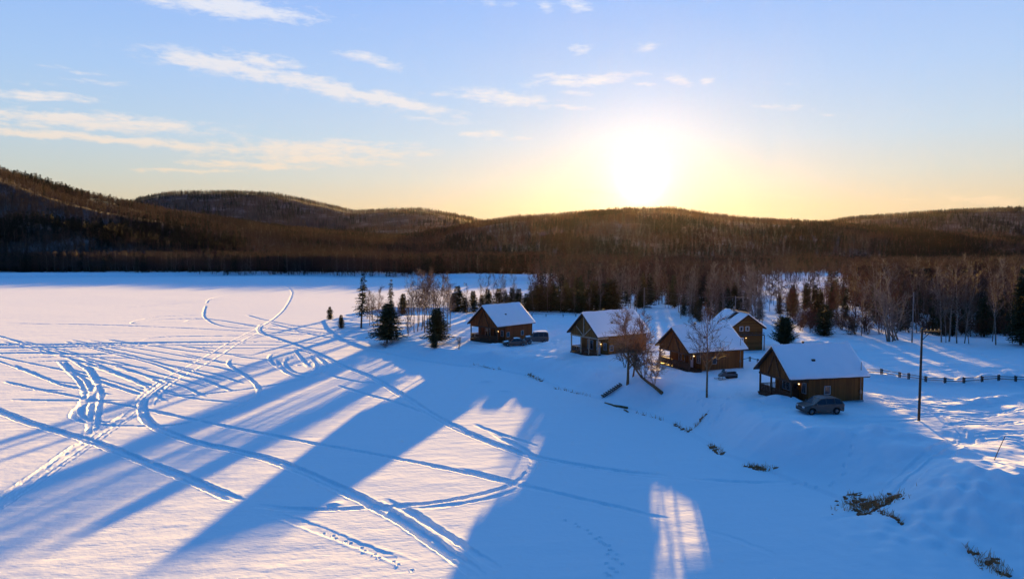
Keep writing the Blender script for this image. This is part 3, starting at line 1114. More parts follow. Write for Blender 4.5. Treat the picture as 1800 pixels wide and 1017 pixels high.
    if snow:
        sn = MB()
        prof3 = [(a, c + .03) for a, c in tops] + [(a * .97, c + .03 + snow) for a, c in tops[::-1]]
        sn.extrude(prof3, -(hw - .22), hw - .22, 'y')
        sn.build('roof_snow', MATS['snow'], root, bevel=.04)
        hd = MB()
        hd.extrude([(low[2][0] + .1, low[2][1] + .01), (low[3][0], low[3][1] + .012), (low[3][0], low[3][1] + .012 + snow * .6), (low[2][0] + .1, low[2][1] + .01 + snow * .5)], -hw + .15, hw - .15, 'y')
        hd.build('hood_snow', MATS['snow'], root)
    return root


cx, cy = G(1448, 733, 3.0)
car(cx, cy + .9, gh(cx, cy + .9) + .0, .12, 'silver hatchback SUV parked below the steps of the nearest cabin', 'paint_silver', 'suv', 4.3, .0)
cx, cy = G(905, 608, 1.9)
car(cx, cy, gh(cx, cy) - .1, .1, 'low dark saloon car half hidden behind the snowbank by the far left cabin', 'paint_brown', 'sedan', 4.4, .05, Hc=1.6)
cx, cy = G(944, 608, 1.9)
car(cx, cy + 2.6, gh(cx, cy + 2.6), .06, 'dark boxy van with a snow covered roof beside the far left cabin', 'paint_dark', 'van', 4.4, .16, Hc=2.0, Wc=1.9)


def snowmobile(px, py, z, ang):
    x, y = G(px, py, z)
    root = empty('snowmobile', (x, y, gh(x, y)), ang)
    tag(root, 'dark snowmobile parked against the wall of the second nearest cabin', 'snowmobile')
    b = MB()
    prof = [(-1.35, .35), (-1.3, .6), (-.7, .95), (-.45, .98), (-.2, .72), (.1, .68), (1.3, .66), (1.45, .5), (1.4, .32)]
    b.extrude(prof, -.28, .28, 'y')
    b.build('body', MATS['paint_dark'], root, bevel=.05)
    MB().box(-.15, 1.25, -.2, .2, .69, .86).build('seat', MATS['rubber'], root, bevel=.05)
    MB().poly([(-.85, -.25, .93), (-.85, .25, .93), (-.6, .2, 1.3), (-.6, -.2, 1.3)]).poly([(-.83, -.25, .93), (-.58, -.2, 1.3), (-.58, .2, 1.3), (-.83, .25, .93)]).build('windscreen', MATS['dark_glass'], root)
    h = MB().bar((-.45, -.4, 1.08), (-.45, .4, 1.08), .04).bar((-.5, 0, .9), (-.45, 0, 1.08), .05)
    h.build('handlebar', MATS['plastic'], root)
    MB().extrude([(-.1, .02), (1.35, .02), (1.5, .2), (1.35, .36), (-.1, .34), (-.3, .2)], -.2, .2, 'y').build('track_belt', MATS['rubber'], root)
    for s in (-1, 1):
        k = MB().bar((-1.6, s * .45, .03), (-.6, s * .45, .03), .12, .03).bar((-1.6, s * .45, .03), (-1.8, s * .45, .16), .12, .03).bar((-1.1, s * .45, .05), (-1.0, s * .2, .45), .05)
        k.build('ski', MATS['plastic'], root)


snowmobile(1279, 664, 3.0, .35)

# ------------------------------------------------------------------ poles, wires, fence
def pole(px, py, z, ytop, label, m='pole_wood', arm=None, lamp=False, lean=0.0):
    x, y = G(px, py, z)
    zb = gh(x, y)
    zt = CAM_Z + AT(px, y, ytop)[1] - CAM_Z
    root = empty('utility_pole', (x, y, zb))
    tag(root, label, 'utility pole')
    H = zt - zb
    MB().tube([(0, 0, -.5), (lean * .5, 0, H * .5), (lean, 0, H)], [.13, .115, .09], 10).build('pole', MATS[m], root, True)
    if arm:
        a0, a1, dz = arm
        o = MB().box(a0, a1, -.06, .06, H - dz - .07, H - dz + .07)
        o.bar((lean, -.1, H - dz - .8), (a0 + (a1 - a0) * .45, -.1, H - dz - .05), .05)
        ao = o.build('crossarm', MATS[m], root)
        nI = 5
        for i in range(nI):
            xx = a0 + (a1 - a0) * (i + .5) / nI
            if lamp: continue
            MB().tube([(xx, 0, H - dz + .07), (xx, 0, H - dz + .16), (xx, 0, H - dz + .26)], [.03, .06, .04], 8).build('insulator', MATS['pipe_metal'], ao)
        if lamp:
            l = MB().tube([(a1, 0, H - dz - .22), (a1, 0, H - dz - .04), (a1, 0, H - dz + .1)], [.2, .16, .05], 10).build('lamp_head', MATS['white_paint'], root)
    return x, y, zt


pole(1615, 741, 2.9, 576, 'tall dark pole standing in the shaded snow right of the nearest cabin, one long crossarm', 'pole_wood', (-.15, 1.85, .35))
pole(1603, 602, 3.0, 513, 'bare grey pole without a crossarm in front of the right-hand birches', 'pole_grey', lean=-.0)
pA = pole(1292, 575, 3.0, 520, 'pale pole behind the log cabin carrying an arm with a lamp', 'pole_grey', (-.1, 2.6, .3), True)
pB = pole(1132, 553, 3.0, 505, 'pale pole among the trees left of the log cabin, holding the wires', 'pole_grey')
def wire(a, b, sag, label):
    pts = []
    for i in range(17):
        t = i / 16
        p = Vector(a).lerp(Vector(b), t)
        p.z -= sag * 4 * t * (1 - t)
        pts.append(p)
    o = MB().tube(pts, [.032] * 17, 4).build('power_line', MATS['wire'])
    tag(o, label, 'power line')
wire((pB[0], pB[1], pB[2] - .1), (pA[0], pA[1], pA[2] - .2), .8, 'upper wire running from the tree-hidden pole to the lamp pole')
wire((pB[0], pB[1], pB[2] - 1.0), (pA[0], pA[1], pA[2] - 2.2), 1.0, 'lower wire running from the tree-hidden pole to the lamp pole')
wire((pA[0], pA[1], pA[2] - .9), (38.2, 121.4, 8.9), .25, 'short wire dropping from the lamp pole to the log cabin roof')


def fence(pts, label, nr=2):
    P = []
    for a, b in pts:
        x, y = G(a, b, 3.0)
        P.append((x, y, gh(x, y)))
    root = empty('split_rail_fence', P[0])
    tag(root, label, 'fence')
    o = Vector(P[0])
    for i, p in enumerate(P):
        q = Vector(p) - o
        m = MB()
        m.box(q.x - .13, q.x - .05, q.y - .07, q.y + .07, q.z - .4, q.z + .72 + .06 * random.random())
        m.box(q.x + .05, q.x + .13, q.y - .07, q.y + .07, q.z - .4, q.z + .66 + .08 * random.random())
        m.build('post', MATS['weathered_wood'], root)
    for a, b in zip(P[:-1], P[1:]):
        for hgt in (.26, .56)[-nr:]:
            va, vb = Vector(a) - o, Vector(b) - o
            d = (vb - va).normalized() * .2
            MB().bar(va - d + Vector((0, .005, hgt + random.uniform(-.05, .05))), vb + d + Vector((0, .005, hgt + random.uniform(-.05, .05))), .07, .07).build('rail', MATS['weathered_wood'], root)


fence([(1518, 668), (1549, 669), (1581, 671), (1597, 672), (1627, 673.5), (1661, 675), (1694, 675.5), (1726, 675.5), (1755, 675.5), (1785, 675), (1820, 675)],
      'split rail fence of paired posts across the snow right of the nearest cabin')
fence([(1300, 640), (1318, 637), (1332, 641), (1348, 643)], 'short run of rail fence between the second nearest cabin and the nearest one', 1)
fence([(935, 548), (960, 552), (990, 555), (1012, 556)], 'low dark rail fence on the snow behind the far left cabin', 1)

x, y = G(1745, 812, 2.9)
o = MB().tube([(0, 0, -.3), (.5, .1, .8), (1.05, .2, 1.9)], [.035, .03, .025], 6).build('marker_stake', MATS['weathered_wood'])
o.location = (x, y, gh(x, y))
tag(o, 'thin leaning stake stuck in the lit snow at the right edge', 'stake')

# steps down the bank
def bank_steps():
    x0, y0 = G(1057, 698, .2)
    x1, y1 = G(1092, 671, 2.2)
    za, zb = .15, gh(x1, y1) + .15
    root = empty('bank_stairs', (x0, y0, za))
    tag(root, 'wooden stairs climbing the snowy bank below the pale-posted cabin', 'stairs')
    d = Vector((x1 - x0, y1 - y0, 0)); Ln = d.length; d.normalize()
    n_ = Vector((-d.y, d.x, 0))
    N = 9
    for s in (-1, 1):
        MB().bar(n_ * s * .34, d * Ln + n_ * s * .34 + Vector((0, 0, zb - za)), .05, .12).build('stringer', MATS['deck_wood'], root)
    for i in range(N):
        c = d * Ln * (i + .5) / N + Vector((0, 0, (zb - za) * (i + .5) / N + .2))
        m = MB().bar(c - n_ * .46, c + n_ * .46, .24, .07)
        m.build('tread', MATS['weathered_wood'], root)


bank_steps()
mat('bark_warm', (.20, .11, .05), .9, .35, 4)
def log(p0, p1, r0, r1, label, m='bark_warm'):
    a = Vector((*G(*p0, .3), 0)); b = Vector((*G(*p1, .3), 0))
    a.z = gh(a.x, a.y) + r0 * .6; b.z = gh(b.x, b.y) + r1 * .6
    o = MB().tube([(0, 0, 0), tuple((b - a) * .5 + Vector((0, 0, .04))), tuple(b - a)], [r0, (r0 + r1) / 2, r1], 8).build('driftwood_log', MATS[m], None, True)
    o.location = a
    tag(o, label, 'log', 'logs at the shore')
log((1063, 704), (1085, 711), .08, .11, 'log at the shoreline nearest the foot of the bank stairs')
log((1078, 709), (1103, 714), .12, .17, 'thickest shoreline log, just right of the bank stairs foot')
log((1097, 716), (1104, 720), .08, .1, 'short log stub lying right of the thickest shoreline log')
def nrm(v):
    return v / (np.linalg.norm(v) + 1e-9)


def bare_mesh(seed, h, r0, spread=.35, first=.25, limbs=16, dens=1.0, up=.8, lean=(0, 0), nst=1, tw=.019, tr=1.0):
    """leafless tree: (trunk builder, twig builder), height h"""
    rs = np.random.default_rng(seed)
    tk, cr = MB(), MB()

    def branch(p, d, L, r, lvl, mb):
        n = (7, 4, 3, 2)[lvl]
        pts, rad = [p], [r]
        for i in range(n):
            d = nrm(d + rs.normal(0, (.05, .13, .17, .2)[lvl], 3) + np.array([0, 0, (.06, .11, .08, .05)[lvl] * up]))
            p = p + d * L / n
            pts.append(p); rad.append(max(tw * .8, r * (1 - .82 * (i + 1) / n)))
        mb.tube(pts, rad, (8, 5, 3, 3)[lvl], cap=False)
        return pts, rad, d

    def perp(d, ang):
        a = nrm(np.cross(d, rs.normal(0, 1, 3)))
        return nrm(d * math.cos(ang) + a * math.sin(ang))

    for st in range(nst):
        d0 = nrm(np.array([lean[0], lean[1], 1.0]) + (rs.normal(0, .22, 3) * [1, 1, 0] if nst > 1 else 0))
        o = np.array([0, 0, -.5]) if nst == 1 else np.array([*(rs.normal(0, .18, 2)), -.4])
        hh = h * (1 if st == 0 else rs.uniform(.6, .95)) + .5
        pts, rad, _ = branch(o, d0, hh, r0 * (1 if st == 0 else .8), 0, tk)
        NL = int(limbs / (1 if nst == 1 else 1.3))
        for k in range(NL):
            t = first + (1 - first) * ((k + rs.uniform(0, 1)) / NL)
            f = t * (len(pts) - 1); i = min(int(f), len(pts) - 2); q = pts[i] + (pts[i + 1] - pts[i]) * (f - i)
            rr = rad[i] + (rad[i + 1] - rad[i]) * (f - i)
            dd = nrm(pts[i + 1] - pts[i])
            L1 = h * spread * (1.15 - .75 * t) * rs.uniform(.7, 1.2)
            d1 = perp(dd, R(rs.uniform(28, 55)))
            if d1[2] < .2: d1 = nrm(d1 + np.array([0, 0, .4]))
            P1, R1, _ = branch(q, d1, L1, min(rr * .6, .02 + L1 * .014), 1, tk)
            n2 = int(rs.integers(5, 8) * dens)
            for _k in range(n2):
                t2 = rs.uniform(.25, 1); f2 = t2 * (len(P1) - 1); i2 = min(int(f2), len(P1) - 2)
                q2 = P1[i2] + (P1[i2 + 1] - P1[i2]) * (f2 - i2)
                L2 = L1 * rs.uniform(.32, .65) * (1.2 - .5 * t2)
                P2, R2, _ = branch(q2, perp(nrm(P1[i2 + 1] - P1[i2]), R(rs.uniform(25, 55))), L2, max(tw, .4 * R1[i2]), 2, cr)
                for _j in range(int(rs.integers(3, 6) * dens)):
                    q3 = P2[rs.integers(0, len(P2))]
                    branch(q3, perp(nrm(P2[-1] - P2[0]), R(rs.uniform(20, 60))), L2 * rs.uniform(.35, .8), tw, 3, cr)
    return tk, cr


def spruce_mesh(seed, h, Rb, taper=.85, bottom=.06, dens=1.0, size=.3, gap=.1, droop=.25, clump=0.0):
    rs = np.random.default_rng(seed)
    tk = MB().tube([(0, 0, -.4), (0, 0, h * .5), (0, 0, h)], [h * .014 + .04, h * .009 + .02, .015], 7)
    V, F = [], []
    z = h * bottom
    while z < h * .995:
        t = z / h
        Lm = 1.25 * Rb * (1 - t) ** taper * min(1, .55 + (t - bottom) * 6) + .08
        nb = int(rs.integers(6, 9) * dens * (1 if t < .8 else .7))
        a0 = rs.uniform(0, 6.3)
        cl = 1 + clump * math.sin(z * 3 + seed)
        for b in range(nb):
            if rs.random() < gap: continue
            a = a0 + 6.283 * b / nb + rs.normal(0, .15)
            L = Lm * rs.uniform(.65, 1.15) * cl
            d = np.array([math.cos(a), math.sin(a), 0])
            s = np.array([-d[1], d[0], 0])
            rise = .35 * t
            n = max(2, int(L / (size * .55)))
            for i in range(n):
                f = (i + .6) / n
                c = np.array([0, 0, z + rs.normal(0, .05)]) + d * L * f + np.array([0, 0, L * (rise * f - droop * f * f + .12 * max(0, f - .7))])
                w = size * (1.15 - .6 * f)
                for q in range(4):
                    ang = rs.uniform(-1.2, 1.2)
                    dd = d * math.cos(ang) + s * math.sin(ang) + np.array([0, 0, rs.normal(-.15, .25)])
                    ss = np.cross(dd, rs.normal(0, 1, 3)); ss = nrm(ss) * w * .36
                    e = c + dd * w * rs.uniform(.8, 1.4)
                    k = len(V)
                    V += [tuple(c - ss * .5), tuple(c + ss * .5), tuple(e + ss * .35), tuple(e - ss * .35)]
                    F.append((k, k + 1, k + 2, k + 3))
        z += size * rs.uniform(.8, 1.1) * (.85 if t < .6 else .6) / max(.7, dens)
    cr = MB(); cr.v, cr.f = V, F
    return tk, cr


def proto(builders, name, mt, mc, cname='crown'):
    """meshes only; objects are made for each tree"""
    out = []
    for mb, nm, m in ((builders[0], 'trunk', mt), (builders[1], cname, mc)):
        me = bpy.data.meshes.new(name + '_' + nm)
        me.from_pydata(mb.v, [], mb.f)
        me.update()
        me.materials.append(MATS[m])
        if nm == 'trunk': me.polygons.foreach_set('use_smooth', [True] * len(me.polygons))
        out.append((nm, me))
    return out


def sun_gap(x, y):
    """tallest top that still leaves the sunlit openings on the ice clear"""
    u = x * .983 - y * .185
    if y < 128: return 99
    if -21.0 < u < -12.0: return .097 * (y - 84)
    if .6 < u < 4.0: return .097 * (y - 56)
    return 99


def plant(pr, name, x, y, h, h0, label, cat, group=None, rz=None, w=1.0, dz=0.0):
    h = min(h, sun_gap(x, y) - gh(x, y)) if group else h
    if h < 1.2: return None
    s = h / h0
    root = empty(name, (x, y, gh(x, y) + dz), random.uniform(0, 6.28) if rz is None else rz, (s * w, s * w, s))
    if name != 'bush': root.rotation_euler = (random.gauss(0, .03), random.gauss(0, .03), root.rotation_euler.z)
    tag(root, label, cat, group)
    for nm, me in pr:
        o = bpy.data.objects.new(nm, me)
        COL.objects.link(o)
        o.parent = root
    return root


def hero(pr, h0, name, px, py, ytop, label, cat, group=None, w=1.0, z=3.0, rz=None):
    """stand a tree at a sighted base with its sighted top"""
    x, y = G(px, py, z)
    for _ in range(3):
        z = gh(x, y); x, y = G(px, py, z)
    h = AT(px, y, ytop)[1] - z
    return plant(pr, name, x, y, max(h, .5), h0, label, cat, group, rz, w)


BIRCH = [proto(bare_mesh(100 + i, 13, .13, .29, .3, 20, 1.1, .85), 'birch', 'bark_birch', ('twigs_brown', 'twigs_grey', 'twigs_brown')[i % 3]) for i in range(5)]
ASPEN = [proto(bare_mesh(140 + i, 12, .11, .32, .2, 21, 1.1, .6), 'aspen', 'bark_dark', ('twigs_red', 'twigs_brown')[i % 2]) for i in range(4)]
FORK = [proto(bare_mesh(170 + i, 12, .12, .26, .2, 13, .8, 1.1, nst=4), 'forked', 'bark_birch', 'twigs_grey') for i in range(2)]
BUSH = [proto(bare_mesh(180 + i, 3, .035, .45, .12, 9, .8, .6, nst=5, tw=.012), 'bush', 'bark_dark', ('twigs_red', 'twigs_brown')[i % 2]) for i in range(3)]
SPR = [proto(spruce_mesh(200 + i, 11, (2.0, 2.4, 1.8)[i], .8, .05, 1.0, .34, .12), 'spruce', 'bark_dark', ('needles', 'needles_warm', 'needles')[i]) for i in range(3)]
SPR_THIN = [proto(spruce_mesh(220 + i, 12.5, 1.9, .72, .24, .8, .33, .3, .34, .25), 'spruce', 'bark_dark', 'needles') for i in range(2)]
SPR_FAT = [proto(spruce_mesh(230 + i, 6, 2.3, .62, .12, 1.3, .3, .08, .15, .12), 'spruce', 'bark_dark', 'needles') for i in range(2)]
SPR_SMALL = [proto(spruce_mesh(240 + i, 4, 1.05, .6, .06, 1.1, .24, .1, .1, .2), 'spruce', 'bark_dark', ('needles', 'needles_warm')[i]) for i in range(2)]
ROUND = proto(spruce_mesh(250, 5, 2.0, .33, .08, 1.5, .3, .03, -.25, .1), 'pine', 'bark_dark', 'needles')

# --- the point of land on the left
hero(SPR_THIN[0], 12.5, 'spruce_tree', 635, 577, 481, 'tall lone spruce with bare lower trunk, leftmost tall tree on the point', 'spruce', w=1.1)
hero(SPR_THIN[1], 12.5, 'spruce_tree', 684, 572, 490, 'slim tall spruce rising right behind the bulky one on the point', 'spruce', w=.85)
hero(SPR_FAT[0], 6, 'spruce_tree', 680, 606, 536, 'bulky dark spruce at the foot of the slim tall one on the point', 'spruce', w=1.15)
hero(SPR_FAT[1], 6, 'spruce_tree', 768, 605, 541, 'dense spruce in front of the birch clump left of the far left cabin', 'spruce', w=1.05)
hero(SPR_SMALL[0], 4, 'spruce_tree', 763, 616, 590, 'small spruce at the bank edge touching the foot of the dense one', 'spruce', w=1.3)
hero(BUSH[0], 3, 'bush', 676, 611, 598, 'low dark bush under the bulky spruce on the point', 'bush', w=1.8)
hero(SPR_SMALL[0], 4, 'spruce_tree', 580, 561, 539, 'leftmost of the two little spruces on the open tip of the point', 'spruce', w=1.1)
hero(SPR_SMALL[1], 4, 'spruce_tree', 600, 577, 553, 'little spruce nearer the ice of the two on the tip of the point', 'spruce', w=1.05)
hero(SPR_SMALL[1], 4, 'spruce_tree', 708, 553, 516, 'mid-sized warm green spruce between the slim one and the birch clump', 'spruce', w=1.1)
hero(BUSH[1], 3, 'bush', 747, 624, 614, 'tiny brown bush at the foot of the bank left of the far left cabin', 'bush', w=1.5)
hero(BUSH[2], 3, 'bush', 808, 602, 591, 'dark rounded bush beside the porch of the far left cabin', 'bush', w=1.9)
for i, (a, b, c) in enumerate([(783, 619, 608), (806, 620, 606), (796, 622, 614)]):
    hero(BUSH[i % 3], 3, 'bush', a, b, c, 'small twiggy bush on the blue bank below the far left cabin', 'bush', 'twiggy bushes on the bank', w=1.0)
for i, (a, b, c) in enumerate([(650, 574, 510), (657, 577, 516), (663, 570, 507), (655, 566, 520), (668, 573, 520)]):
    hero(ASPEN[i % 4], 12, 'bare_tree', a, b, c, 'brown bare tree between the lone spruce and the bulky spruce', 'tree', 'bare trees on the point', w=.9)
for i, (a, b, c) in enumerate([(728, 584, 490), (734, 582, 484), (741, 580, 486), (747, 585, 480), (752, 578, 484), (757, 583, 478), (762, 580, 486), (772, 583, 482), (779, 582, 488), (786, 586, 494),
                               (744, 572, 492), (768, 570, 490), (736, 573, 500), (791, 576, 502), (722, 575, 512)]):
    hero(BIRCH[i % 5], 13, 'birch_tree', a, b, c, 'bare birch in the dense clump left of the far left cabin', 'birch', 'birches left of the far left cabin', w=1.0)
for i, (a, b, c) in enumerate([(700, 566, 530), (716, 562, 524), (690, 558, 526), (645, 560, 530), (672, 556, 530), (718, 590, 545)]):
    hero(BUSH[i % 3], 3, 'bush', a, b, c, 'tall brown brush among the trees of the point', 'bush', 'brush on the point', w=.55)
# --- row behind the far left cabin
for i, (a, b, c, w) in enumerate([(805, 548, 503, 1.1), (797, 549, 515, 1), (833, 549, 511, .9), (858, 548, 508, .9), (846, 546, 518, 1), (876, 546, 507, 1.1), (889, 545, 513, 1), (900, 545, 505, .9), (912, 546, 507, 1),
                                  (925, 547, 516, 1.1), (936, 546, 510, 1.2), (948, 547, 500, 1.3), (957, 546, 506, 1.1), (968, 547, 497, 1.2), (818, 549, 522, 1.1), (978, 547, 504, 1.2), (992, 548, 495, 1.2),
                                  (1006, 549, 500, 1.3), (1018, 550, 492, 1.1), (1032, 549, 500, 1.2), (1046, 549, 492, 1.1), (1062, 550, 498, 1.3), (1078, 550, 490, 1.2)]):
    hero(SPR_SMALL[1 if i % 3 else 0], 4, 'spruce_tree', a, b, c, 'young spruce in the row along the snowfield behind the left cabins', 'spruce', 'young spruces behind the left cabins', w=w * 1.15)
for i, (a, b, c) in enumerate([(792, 556, 497), (843, 550, 488), (852, 549, 480), (866, 549, 485), (880, 548, 476), (885, 552, 490), (905, 548, 480), (938, 549, 482), (962, 549, 478), (985, 550, 472), (1010, 551, 476),
                               (1035, 552, 470), (1055, 552, 474), (820, 552, 500)]):
    hero(BIRCH[i % 5], 13, 'birch_tree', a, b, c, 'pale bare birch standing in the spruce row behind the left cabins', 'birch', 'birches behind the left cabins', w=.7)

# --- trees on the bank in front
def hero_special(seed, px, py, ytop, r0, label, **k):
    x, y = G(px, py, 1.8)
    for _ in range(3):
        z = gh(x, y); x, y = G(px, py, z)
    h = AT(px, y, ytop)[1] - z
    mt, mc = k.pop('mt', 'bark_dark'), k.pop('mc', 'twigs_brown')
    pr = proto(bare_mesh(seed, h, r0, **k), 'bank_tree', mt, mc)
    return plant(pr, 'bare_tree', x, y, h, h, label, 'tree', None, 0.0)


hero_special(301, 1103, 664, 545, .2, 'broad bare tree with a stout trunk in front of the pale-posted cabin', spread=.46, first=.25, limbs=30, dens=1.2, up=.5, tw=.02, mt='bark_warm', mc='twigs_warm')
hero_special(302, 1112, 660, 556, .13, 'thinner bare tree growing close beside the stout one at the pale-posted cabin', spread=.4, first=.25, limbs=22, dens=1.1, up=.6, mc='twigs_warm', tw=.02, lean=(.12, 0), mt='bark_warm')
hero_special(303, 1242, 736, 588, .13, 'slender bare tree at the bank foot before the second nearest cabin', spread=.46, first=.25, limbs=14, dens=1.4, up=1.0, tw=.018, mt='bark_warm')
hero_special(304, 1098, 681, 640, .05, 'short bare sapling tree at the top of the bank stairs', spread=.5, first=.2, limbs=8, dens=.8, nst=4, up=1.0)


def fallen_tree():
    x0, y0 = G(1163, 708, .7); x1, y1 = G(1127, 678, 2.0)
    z0, z1 = gh(x0, y0) + .25, gh(x1, y1) + .35
    root = empty('leaning_tree', (x0, y0, z0))
    tag(root, 'toppled bare tree lying along the bank, cut butt end down and branches turning upward', 'tree')
    d = Vector((x1 - x0, y1 - y0, z1 - z0))
    tk, cr = MB(), MB()
    pts = [Vector((0, 0, 0)), d * .33 + Vector((0, 0, .05)), d * .66, d, d * 1.5 + Vector((-.1, .1, .9)), d * 1.9 + Vector((0, .2, 2.3))]
    tk.tube(pts, [.24, .2, .17, .14, .09, .03], 9)
    rs = np.random.default_rng(5)
    for k in range(13):
        t = rs.uniform(.35, 1.5)
        p = d * min(t, 1) + (Vector((-.1, .1, .9)) * max(0, (t - 1) / .5) + d * max(0, t - 1))
        h = rs.uniform(2.2, 4.4)
        a, b = bare_mesh(400 + k, h, .045, spread=.4, first=.15, limbs=9, dens=1.0, up=.8, lean=(rs.normal(0, .25), rs.normal(0, .25)), tw=.02)
        for src, dst in ((a, cr), (b, cr)):
            n = len(dst.v)
            dst.v += [(q[0] + p.x, q[1] + p.y, q[2] + p.z + .45) for q in src.v]
            dst.f += [tuple(n + i for i in f) for f in src.f]
    tk.build('trunk', MATS['bark_warm'], root, True)
    cr.build('crown', MATS['twigs_warm'], root)


fallen_tree()
hero(ROUND, 5, 'pine_tree', 1378, 607, 559, 'dense rounded dark conifer alone on the snow behind the nearest cabin', 'conifer', w=1.0)
hero(BUSH[1], 3, 'bush', 1140, 629, 607, 'brown brush crowded against the right end of the pale-posted cabin', 'bush', w=1.2)
for i, (a, b, c) in enumerate([(1066, 646, 634), (1185, 668, 655), (1200, 672, 662)]):
    hero(BUSH[i % 3], 3, 'bush', a, b, c, ['small bush poking from the bank below the pale-posted cabin', 'small bush poking from the bank by the porch of the second nearest cabin',
                                         'tiny bush on the bank right of the porch of the second nearest cabin'][i], 'bush', w=.9)

# --- right-hand forest edge
for i, (a, b, c, w, k) in enumerate([(1750, 606, 462, .8, 0), (1744, 600, 470, .6, 1), (1663, 602, 505, .7, 2), (1682, 603, 470, .9, 3), (1655, 601, 478, .9, 4), (1780, 603, 470, .7, 0), (1703, 604, 500, .7, 1),
                                    (1695, 603, 478, .8, 2), (1668, 600, 462, 1.0, 3)]):
    hero(BIRCH[k], 13, 'birch_tree', a, b, c, 'pale-trunked birch at the very front of the right-hand forest edge', 'birch', 'front birches at the right forest edge', w=w)
hero(SPR[0], 11, 'spruce_tree', 1794, 606, 468, 'tall dark spruce cut by the right edge of the picture', 'spruce', w=1.0)
hero(SPR[2], 11, 'spruce_tree', 1818, 610, 455, 'tall dark spruce just outside the right edge, branch tips showing', 'spruce', w=1.1)
hero(FORK[0], 12, 'birch_tree', 1575, 598, 462, 'wide many-stemmed birch fanning out left of the bare grey pole', 'birch', w=1.2)
hero(FORK[1], 12, 'birch_tree', 1562, 600, 475, 'second many-stemmed birch leaning over the brush left of the bare grey pole', 'birch', w=1.3)
hero(FORK[0], 12, 'birch_tree', 1330, 585, 452, 'many-stemmed birch reaching high above the log cabin roof', 'birch', w=.9)
hero(SPR_SMALL[0], 4, 'spruce_tree', 1448, 590, 535, 'dark young spruce at the left end of the right-hand thicket', 'spruce', w=1.2)
rs = np.random.default_rng(77)


def region(n, px0, px1, Y0, Y1, f):
    for i in range(n):
        px_ = rs.uniform(px0, px1); Yy = Y0 + (Y1 - Y0) * rs.random() ** .9
        x = AT(px_, Yy)[0]
        f(i, x, Yy)


def pb(i, x, y):
    plant(BIRCH[i % 5], 'birch_tree', x, y, rs.uniform(9, 14.5), 13, 'bare birch inside the right-hand forest edge, one of many alike', 'birch', 'birches in the right-hand forest edge', w=rs.uniform(.7, 1.0))
def pa(i, x, y):
    plant(ASPEN[i % 4], 'bare_tree', x, y, rs.uniform(8, 13), 12, 'dark bare tree with reddish twigs in the right-hand forest edge', 'tree', 'dark bare trees in the right-hand forest', w=rs.uniform(.7, 1.1))
def ps(i, x, y):
    plant(SPR[i % 3], 'spruce_tree', x, y, rs.uniform(4, 9), 11, 'spruce standing among the bare trees of the right-hand forest', 'spruce', 'spruces in the right-hand forest', w=rs.uniform(1.0, 1.4))
def pu(i, x, y):
    plant(BUSH[i % 3], 'bush', x, y, rs.uniform(2.5, 5), 3, 'reddish brown brush under the right-hand forest edge', 'bush', 'brush under the right-hand forest', w=rs.uniform(1, 1.4))
region(58, 1490, 1880, 131, 175, pb)
region(64, 1500, 1890, 133, 185, pa)
region(34, 1520, 1890, 134, 180, ps)
region(30, 1425, 1860, 130, 142, pu)
region(22, 1640, 1890, 130, 138, ps)
# thinner trees between the log cabin and the thicket, with snow between
def pb2(i, x, y):
    plant(BIRCH[i % 5], 'birch_tree', x, y, rs.uniform(8, 13), 13, 'bare birch in the open stand behind the log cabin', 'birch', 'birches behind the log cabin', w=rs.uniform(.6, .9))
def pa2(i, x, y):
    plant(ASPEN[i % 4], 'bare_tree', x, y, rs.uniform(6, 10), 12, 'dark thin tree in the open stand behind the log cabin', 'tree', 'dark thin trees behind the log cabin', w=rs.uniform(.6, .9))
def ps2(i, x, y):
    plant(SPR[i % 3], 'spruce_tree', x, y, rs.uniform(5, 9), 11, 'spruce half hidden among bare trees behind the log cabin', 'spruce', 'spruces behind the log cabin', w=rs.uniform(.9, 1.3))
def pu2(i, x, y):
    plant(BUSH[i % 3], 'bush', x, y, rs.uniform(2, 4.5), 3, 'reddish brush on the snow between the rounded conifer and the thicket', 'bush', 'brush behind the rounded conifer', w=rs.uniform(1, 1.3))
region(44, 1190, 1350, 140, 185, pb2)
region(26, 1340, 1500, 138, 200, pa2)
region(14, 1200, 1340, 150, 190, ps2)
region(14, 1350, 1500, 150, 200, ps2)
region(22, 1400, 1500, 134, 150, pu2)
def ps3(i, x, y):
    plant(SPR[i % 3], 'spruce_tree', x, y, rs.uniform(6, 10.5), 11, 'spruce in the dark stand behind the pale-posted cabin', 'spruce', 'spruces behind the pale-posted cabin', w=rs.uniform(.9, 1.2))
def pb3(i, x, y):
    plant(BIRCH[i % 5], 'birch_tree', x, y, rs.uniform(9, 13), 13, 'bare birch in the stand behind the pale-posted cabin', 'birch', 'birches behind the pale-posted cabin', w=rs.uniform(.6, .9))
region(20, 980, 1200, 182, 230, ps3)
region(34, 1000, 1210, 172, 225, pb3)

